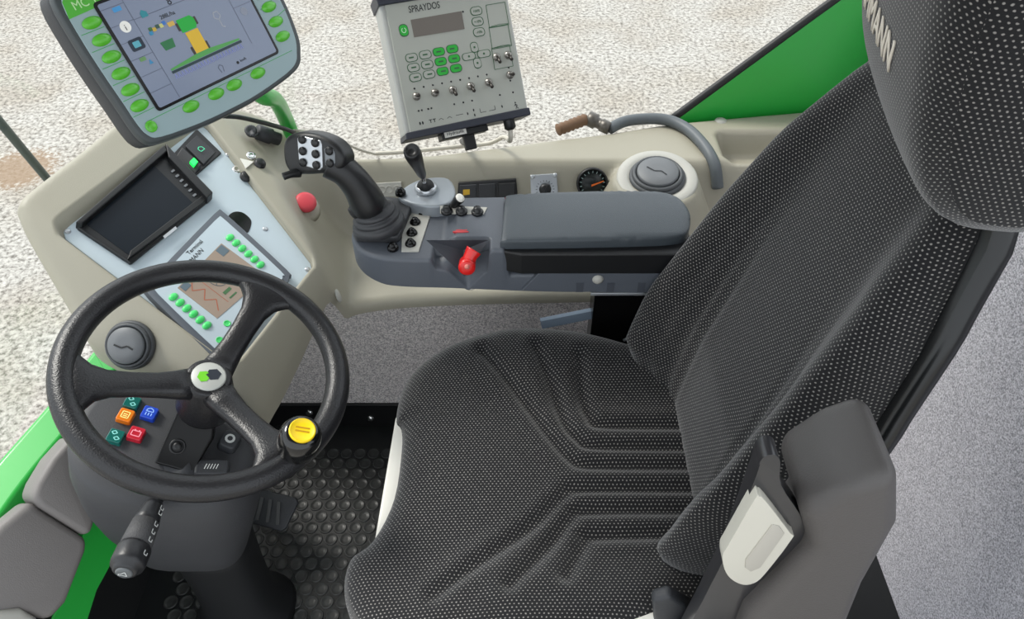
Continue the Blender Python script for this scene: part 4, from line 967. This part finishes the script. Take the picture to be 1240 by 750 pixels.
# headrest
hl = []; HN = 64
for k in range(33):
    t = -1 + 2 * k / 32; q_ = max(0, (abs(t) - .76) / .24); kk = 1 - .26 * (1 - math.sqrt(max(0, 1 - q_ * q_)))
    y = .700 - t * .168
    loop = []
    for i in range(HN):
        a = 2 * math.pi * i / HN + math.pi; c, s_ = math.cos(a), math.sin(a); e = 2 / 3.4
        X = math.copysign(abs(c) ** e, c); Z_ = math.copysign(abs(s_) ** e, s_)
        lowk = .5 + .5 * kk
        bz_ = Z_ * .150 * lowk; bx = -X * .068 * kk
        # the front bulges, leans with the backrest and wraps a little at the ends
        bx += -.018 * math.cos(Z_ * 1.3) * (X > 0) * X * kk + .010 * abs(t) ** 2.5
        loop.append(Vector((.448 + bx - .16 * bz_, y, 1.258 + bz_)))
    hl.append(loop)
HY = Matrix.Translation((.44, .70, 0)) @ Matrix.Rotation(math.radians(-10), 4, 'Z') @ Matrix.Translation((-.450, -.707, 0))
uvh = []
n = HN; vv = 0; prev = None
for l in hl:
    mid = hl[16]; cum = [0]
    for k in range(1, n): cum.append(cum[-1] + (mid[k] - mid[k - 1]).length)
    cf = l[HN // 2]
    if prev is not None: vv += (cf - prev).length
    prev = cf
    uvh += [(vv, c) for c in cum]
hr = mk('headrest', *loft([[HY @ p for p in l] for l in hl], False), FAB, seat, uv=uvh)
for l, sg in ((hl[0], 1), (hl[-1], -1)):
    c = sum(l, Vector()) / HN; rings_ = []
    for k, dm in ((1, 0), (.93, .0022), (.8, .004), (.55, .0055), (.25, .006)): rings_.append([HY @ (c + (p - c) * k + Vector((0, sg * dm, 0))) for p in l])
    flat_uv = [((c + (p - c) * k).x, (c + (p - c) * k).z) for k in (1, .93, .8, .55, .25) for p in l]
    v_, f_ = loft(rings_); f_ = f_[:-2] + [f_[-1]]
    mk('side_panel', v_, f_, FAB, hr, uv=flat_uv)
# embroidered lettering on the front of the headrest, laid on its surface
FH = Fr((.372, .672, 1.268), (0, -1, 0), (.24, 0, 1))
def head_front(y, z):
    zz = (z - 1.268); t = (.700 - y) / .168
    best = min(hl, key=lambda l: abs(l[HN // 2].y - y)); c = [p for p in best if p.x <= .448 - .16 * (p.z - 1.258) + .02]
    c.sort(key=lambda p: abs(p.z - z)); 
    a, b = c[0], c[1]
    return a.x if abs(b.z - a.z) < 1e-6 else a.x + (b.x - a.x) * (z - a.z) / (b.z - a.z)
cu = bpy.data.curves.new('hl', 'FONT'); cu.body = 'DAMMANN'; cu.size = .047; cu.align_x = 'CENTER'; cu.shear = .25
t_ = bpy.data.objects.new('tmp', cu); COL.objects.link(t_)
lm = bpy.data.meshes.new_from_object(t_.evaluated_get(bpy.context.evaluated_depsgraph_get())); bpy.data.objects.remove(t_)
bmx = bmesh.new(); bmx.from_mesh(lm)
bmesh.ops.triangulate(bmx, faces=bmx.faces); bmesh.ops.subdivide_edges(bmx, edges=[e_ for e_ in bmx.edges if e_.calc_length() > .012], cuts=2)
for v in bmx.verts:
    y = .735 - v.co.x * .84; z = 1.258 + v.co.y * 1.0 - .045
    v.co = Vector((head_front(min(max(y, .55), .855), z) - .0022, y, z)); v.co = HY @ v.co
bmx.to_mesh(lm); bmx.free(); lm.materials.clear(); lm.materials.append(mat('cream embroidery', (226, 218, 204), .8))
for p in lm.polygons: p.use_smooth = True
em_ = inst('embroidery', lm, Matrix.Identity(4), hr); em_.modifiers.new('s', 'SOLIDIFY').thickness = .0015
em_['label'] = 'cream embroidered lettering'

# folded-up near armrest beside the backrest
NA = Fr(pY(1000, 640, .335), (1, 0, 0), (0, 0, 1))
def rp_(pts, off=0): return [NA.l(x, y, off) for x, y in pts]
big = rp_([(971, 628), (1030, 596), (1093, 577), (1092, 640), (1050, 712), (1000, 830), (870, 830), (905, 748), (984, 672)])
PAD2 = mat('grey brown armrest plastic', (80, 77, 76), .5, .35, 600)
fa2 = mk('folded_armrest', *prism(NA, big, -.095, 0), PAD2, seat, bevel=.017, bseg=6, angle=20)
fa2['label'] = 'grey plastic armrest folded upright'
inner = [NA.l(x, y, -.02) for x, y in ((917, 573), (919, 563), (923, 556), (929, 552), (936, 551), (942, 554), (945, 561), (946, 588), (968, 622), (979, 645), (984, 672), (905, 746), (880, 830), (815, 810), (850, 730), (880, 670))]
mk('hinge_cover', *prism(NA, [(v.x, v.y) for v in catmull([(a, b, 0) for a, b in inner], 3, True)], -.040, -.02), mat('satin black hinge', (44, 44, 47), .3, coat=.2), fa2, bevel=.006, bseg=4)
lev = [NA.l(x, y, -.015) for x, y in ((874, 668), (880, 656), (912, 600), (918, 596), (926, 602), (955, 640), (957, 648), (925, 690), (912, 701), (898, 703), (884, 696), (876, 684))]
lv2 = mk('release_lever', *prism(NA, [(v.x, v.y) for v in catmull([(a, b, 0) for a, b in lev], 3, True)], -.026, -.010), mat('pale cream lever', (205, 202, 190), .4), fa2, bevel=.004, bseg=4)
mk('lever_inset', *prism(NA, [NA.l(x, y, -.009) for x, y in ((903, 678), (935, 636), (944, 638), (950, 647), (921, 688), (909, 693), (902, 688))], -.011, -.0088), mat('cream inset', (182, 178, 168), .45), fa2, bevel=.001)
mk('pivot_block', *prism(NA, [NA.l(x, y, -.05) for x, y in ((790, 730), (812, 724), (838, 738), (850, 830), (800, 830))], -.068, -.05), CHAR, fa2, bevel=.006)
mk('pale_link', *box(zfr((.158, .388, .578), .2), .070, .03, .018), WHITE, fa2, smooth=False, bevel=.003)

# ================================================================== steering wheel
WC = Vector((-.4241, .6774, .7481)); WN = Vector((.3575, -.0907, .9295)).normalized()
e1 = Vector((0, 1, 0)).cross(WN).normalized(); W = Fr(WC, e1, WN.cross(e1))
RM = .178
LEATH = mat('black grained wheel rubber', (27, 27, 30), .34, .6, 420)
sw_ = thing('steering_wheel', W.w(0, 0, -.06), 'black three spoke steering wheel with a round logo badge', 'steering wheel')
vs_, fs_ = [], []
NS, NT = 96, 20
for i in range(NS):
    t = 2 * math.pi * i / NS
    for k in range(NT):
        p_ = 2 * math.pi * k / NT; r = RM + .0175 * math.cos(p_); vs_.append(W.w(r * math.cos(t), r * math.sin(t), .0165 * math.sin(p_)))
for i in range(NS):
    for k in range(NT): fs_.append((i * NT + k, ((i + 1) % NS) * NT + k, ((i + 1) % NS) * NT + (k + 1) % NT, i * NT + (k + 1) % NT))
mk('rim', vs_, fs_, LEATH, sw_)
HD = -.034                       # the hub sits below the rim plane
def spoke(ang):
    ca, sa = math.cos(ang), math.sin(ang); lps = []
    for s_, wd, g_, th in ((.020, .024, 0, .016), (.042, .021, .05, .014), (.065, .0185, .18, .012), (.095, .018, .43, .011), (.125, .020, .70, .011), (.145, .027, .87, .012), (.158, .039, .96, .0122), (.168, .053, 1, .0105), (.177, .062, 1, .006)):
        z = HD * (1 - g_)
        lp_ = []
        for k in range(20):
            t = 2 * math.pi * k / 20; a = wd * math.copysign(abs(math.cos(t)) ** .75, math.cos(t)); b = th * math.copysign(abs(math.sin(t)) ** .75, math.sin(t))
            rr = math.sqrt(max(1e-6, s_ * s_ - (a * a if s_ > .14 else 0) * .9)) if s_ > .14 else s_
            lp_.append(W.w(rr * ca - a * sa, rr * sa + a * ca, z + b))
        lps.append(lp_)
    v, f = loft(lps); return mk('spoke', v, f, LEATH, sw_)
hub_l = W.l(248, 463, HD)
angs = []
for px, py in ((312, 372), (112, 466), (332, 545)):
    a, b = W.l(px, py, HD * .25); angs.append(math.atan2(b, a)); spoke(angs[-1])
mk('hub', *lathe(W, [(.040, HD - .066), (.0415, HD - .058), (.037, HD - .02), (.033, HD + .004), (.031, HD + .013), (.028, HD + .015), (.020, HD + .0152)], 36), LEATH, sw_)
bd = mk('badge', *lathe(W, [(.0235, HD + .012), (.0235, HD + .0165), (.0215, HD + .0178), (.001, HD + .018)], 32), mat('badge silver', (186, 188, 182), .4, metal=.2), sw_)
ux, uy = Vector(W.l(262, 462, HD)) - Vector(W.l(236, 464, HD)); ba = math.atan2(uy, ux)
def hexa(r, cx_, cy_): return [(cx_ + r * math.cos(math.radians(60 * k)), cy_ + r * .92 * math.sin(math.radians(60 * k))) for k in range(6)]
rot = lambda P_: [(x * math.cos(ba) - y * math.sin(ba), x * math.sin(ba) + y * math.cos(ba)) for x, y in P_]
mk('emblem_leaf', *prism(W, rot([(-.0155, -.001), (-.0115, -.0085), (-.0035, -.0085), (.000, -.004), (-.002, -.001), (-.004, .002), (-.000, .004), (-.0025, .0075), (-.0115, .0075)]), HD + .0175, HD + .0188), mat('lime emblem', (110, 200, 40), .4), bd, smooth=False)
mk('emblem_hexagon', *prism(W, rot(hexa(.0105, .0065, .0015)), HD + .0175, HD + .0186), mat('navy emblem', (36, 42, 52), .4), bd, smooth=False)
# spinner knob
kb_ = W.l(360, 540, .018)
K0 = W.w(*kb_, .010); kd = (WN + Vector((.0, -.05, 0))).normalized()
f = nfr(K0, kd)
kn = mk('spinner_knob', *lathe(f, [(.016, -.012), (.022, -.004), (.0272, .010), (.0288, .026), (.0280, .040), (.0245, .050), (.0195, .054), (.010, .0545)], 32), mat('knob black', (10, 10, 11), .15, coat=.3), sw_)
cp = mk('knob_cap', *lathe(f, [(.0172, .053), (.0172, .0575), (.0158, .0590), (.0152, .0582), (.003, .0582)], 32), YELLOW, kn)
ft = Fr(f.P + f.n * .0585, (1, .05, 0), (0, 1, 0)); ft = Fr(f.P + f.n * .0585, tuple(Vector((1, 0, 0)) - f.n * f.n.x), tuple(f.n.cross(Vector((1, 0, 0)))))
mk('cap_print', *join(strip(ft, [(-.009, .003), (.009, .003)], .0022, .0), strip(ft, [(-.009, -.002), (.009, -.002)], .0022, .0)), mat('ochre print', (188, 140, 10), .5), cp, smooth=False)

# ================================================================== steering column
sc_ = thing('steering_column', (-.55, .66, 0), 'charcoal steering column shroud with coloured switches, stalk and floor boot', 'steering column')
def sect(cx_, cy_, z, a, b, e=2.6, n=40, tilt=0):
    out_ = []
    for k in range(n):
        t = 2 * math.pi * k / n; c, s_ = math.cos(t), math.sin(t)
        x = a * math.copysign(abs(c) ** (2 / e), c); y = b * math.copysign(abs(s_) ** (2 / e), s_)
        out_.append(Vector((cx_ + x, cy_ + y, z - tilt * (WN.x * x + WN.y * y) / WN.z)))
    return out_
S_ = [(-.518, .650, .624, .102, .086, 2.4, 1), (-.518, .650, .622, .114, .098, 2.5, 1), (-.519, .650, .612, .121, .106, 2.5, 1), (-.523, .650, .58, .127, .112, 2.6, .9), (-.533, .652, .52, .128, .112, 2.7, .7), (-.542, .654, .46, .118, .104, 3, .5), (-.546, .656, .40, .102, .094, 3.4, .3), (-.547, .658, .355, .090, .088, 4, .1), (-.547, .658, .345, .084, .084, 4, 0)]
mk('shroud', *loft([sect(x, y, z, a, b, e, 40, t) for x, y, z, a, b, e, t in S_]), mat('charcoal shroud', (56, 57, 60), .6, .3, 500), sc_)
B_ = [(-.541, .655, .37, .072, .064, 3), (-.543, .655, .28, .068, .058, 2.8), (-.547, .655, .18, .066, .056, 2.6), (-.548, .65, .10, .068, .058, 2.5), (-.552, .655, .05, .082, .068, 2.4), (-.554, .658, .02, .094, .078, 2.4), (-.554, .658, .003, .100, .084, 2.4)]
mk('floor_boot', *loft([sect(x, y, z, a, b, e) for x, y, z, a, b, e in B_]), RUBBER, sc_)
TP = Fr(Vector((-.516, .650, .624)), tuple(e1), tuple(W.v))     # top panel plane
DIA = lambda a, b: [(a - .004, b), (a, b + .003), (a + .004, b), (a, b - .003), (a - .004, b)]
SYM = {'amber_switch': [[(-.005, -.005), (-.005, .005), (.005, .005), (.005, -.005), (-.005, -.005)], [(-.003, -.002), (.003, -.002)], [(-.003, .001), (.003, .001)]],
       'blue_switch': [[(-.005, .001), (.005, .001), (.004, .005), (0, .0068), (-.004, .005), (-.005, .001)]] + [[(a, -.001), (a, -.006)] for a in (-.004, 0, .004)],
       'green_switch': [DIA(-.003, .004), DIA(.003, -.004)],
       'red_switch': [[(-.006, -.005), (-.006, .003), (.006, .003), (.006, -.005), (-.006, -.005)], [(-.004, .0045), (-.002, .0045)], [(.002, .0045), (.004, .0045)]]}
for nm, (x, y), c in (('amber_switch', (152, 504), (226, 120, 20)), ('blue_switch', (181, 501), (30, 70, 190)), ('green_switch', (140, 529), (14, 96, 88)), ('red_switch', (165, 526), (190, 30, 50)), ('green_switch', (160, 488), (14, 96, 88))):
    a, b = TP.l(x, y, .004); fr2 = Fr(TP.w(a, b), tuple(TP.u * .995 - TP.v * .10), tuple(TP.v * .995 + TP.u * .10))
    k = mk(nm, *prism(fr2, rrect(.0225, .0225, .003), -.003, .008, .1), mat(nm, c, .2, coat=.5), sc_, smooth=False, bevel=.0012)
    mk('switch_symbol', *join(*[strip(fr2, l_, .0014, .0084) for l_ in SYM[nm]]), mat('pale switch symbol ' + nm, tuple(min(255, v + 120) for v in c), .5), k, smooth=False)
# clamp block below the hub
bl_ = Fr(pt(214, 535, 1.085), tuple(Vector((.90, .28, -.18))), tuple(Vector((.05, .75, .50))))
cb = onf(bl_, [(220, 486), (262, 500), (258, 530), (233, 574), (187, 561)])
mk('clamp_block', *prism(bl_, cb, -.05, 0), mat('black clamp', (7, 7, 8), .3, spec=.3), sc_, smooth=False, bevel=.003)
mk('clamp_bolt', *lathe(bl_, [(.0115, -.001), (.0115, .002), (.009, .003), (.008, .001), (.006, .001), (.006, .005), (.002, .005)], 20, a=bl_.l(215, 541)[0], b=bl_.l(215, 541)[1]), BLACK, sc_)
rg = pt(213, 570, 1.09); f = nfr(rg, Vector((-.05, -.35, .9)))
mk('stalk_collar', *lathe(f, [(.034, -.02), (.034, -.004), (.030, -.002), (.030, .002), (.025, .004), (.024, .008), (.01, .009)], 28), CHAR, sc_)
# round light switch and wash rocker on the right of the panel
p = TP.w(*TP.l(278, 535, .006), .004)
f = nfr(p, WN); ls = mk('light_switch', *prism(f, rrect(.033, .030, .009), -.008, .012, .12), CHAR, sc_, bevel=.003)
mk('light_symbol', *join(lathe(f, [(.0075, .012), (.0075, .0128), (.003, .0128)], 14)), mat('pale symbol', (205, 208, 206), .5), ls, smooth=False)
mk('light_symbol_centre', *lathe(f, [(.004, .0126), (.004, .0131), (.001, .0131)], 12), CHAR, ls, smooth=False)
p = TP.w(*TP.l(256, 568, .006), .004); f = Fr(p, tuple(TP.u * .97 + TP.v * .2), tuple(TP.v))
wr_ = mk('wash_rocker', *prism(f, rrect(.052, .026, .004), -.006, .010, .12), CHAR, sc_, smooth=False, bevel=.003)
mk('wash_symbol', *join(*[strip(f, [(-.010 + k * .004, -.004), (-.007 + k * .004, .004)], .0012, .0104) for k in range(5)]), mat('pale symbol', (205, 208, 206), .5), wr_, smooth=False)
# multi-function stalk
sA, sB = pY(212, 570, .62), pY(190, 606, .545); sC, sD = pY(186, 612, .537), pY(151, 692, .435)
mk('stalk_arm', *tube([sA, sB, sC], .0085, 12, 4), BLACK, sc_)
ax = sD - sC; L = ax.length; f = nfr(sC, ax)
stg = mk('stalk_grip', *lathe(f, [(0.0109, -.004), (0.0135, .004), (0.0161, L * .20), (0.0170, L * .27), (0.0161, L * .28), (0.0165, L * .64), (0.0196, L * .65), (0.0216, L * .69), (0.0219, L * .88), (0.0207, L * .94), (0.0161, L * .955), (0.0157, L), (0.0122, L * 1.02), (0.0017, L * 1.02)], 28), mat('stalk black', (34, 35, 38), .4, .15, 500), sc_)
mk('knurled_sleeve', *lathe(f, [(0.0164, L * .285), (0.0178, L * .29), (0.0202, L * .635), (0.0187, L * .645)], 28), mat('grey knurled sleeve', (66, 66, 68), .6, .8, 700), stg)
fe = Fr(sD + ax.normalized() * (.02 * L + .0006), tuple(f.u), tuple(f.v))
mk('horn_button', *lathe(Fr(sD, tuple(f.u), tuple(f.v)), [(0.0109, .0), (0.0109, L * .03), (0.0087, L * .045), (0.0017, L * .047)], 20), mat('horn grey', (92, 96, 98), .35), stg)
mk('horn_symbol', *strip(Fr(sD + f.n * (L * .049), tuple(f.u), tuple(f.v)), [(-.006, .002), (-.002, .002), (0.0035, .005), (0.0035, -.004), (-.002, -.001), (-.006, -.001), (-.006, .002)], .0012, .0003), mat('pale symbol', (205, 208, 206), .5), stg, smooth=False)
# white marks printed along the stalk, on the side towards the seat
side = (Vector((.9, -.15, .4)) - f.n * f.n.dot(Vector((.9, -.15, .4)))).normalized()
for i, s_ in enumerate((.10, .18, .36, .48, .60, .80)):
    rr = .0160 + .0068 * s_ + .0016
    fm = Fr(sC + ax * s_ + side * rr, tuple(f.n), tuple(side.cross(f.n)))
    mk('stalk_mark', *strip(fm, [(-.003, -.002), (.003, -.002), (.003, .003), (-.001, .003)], .0014, .0006), mat('pale symbol', (205, 208, 206), .5), stg, smooth=False)

# ================================================================== brake pedal
pp_ = pz(326, 620, .13)
pe = thing('brake_pedal', Vector((pp_.x, pp_.y, 0)), 'ribbed black brake pedal on the floor beside the steering column', 'pedal')
FP = Fr(pp_, (.95, .10, .0), (-.12, .75, .45))
mk('pedal_plate', *prism(FP, onf(FP, [(295, 626), (310, 596), (318, 593), (358, 603), (361, 609), (346, 640), (340, 644), (298, 632)]), -.012, 0), CHAR, pe, bevel=.003)
for k in range(4):
    a0, a1 = FP.l(308 + k * 10, 600 + k * 2.6), FP.l(299 + k * 12.5, 627 + k * 3)
    mk('rib', *strip(FP, [a0, a1], .007, .002), mat('worn pedal rubber', (74, 75, 76), .5, .3, 300), pe, smooth=False, solid=.003)
mk('pedal_arm', *tube([FP.w(0, 0, -.01), pp_ + Vector((-.05, .06, -.05)), Vector((pp_.x - .10, pp_.y + .10, .01))], .012, 10, 4), BLACK, pe)

# ================================================================== unseen cab roof, added so its shade darkens the interior
rf = mk('shade_roof', *box(zfr((.03, .74, 1.86)), 1.66, 1.42, .05), mat('shading roof', (150, 150, 148), .9), smooth=False)
tag(rf, 'pale shading roof added unseen above the driver place for its shade', 'shade_roof', kind='structure')
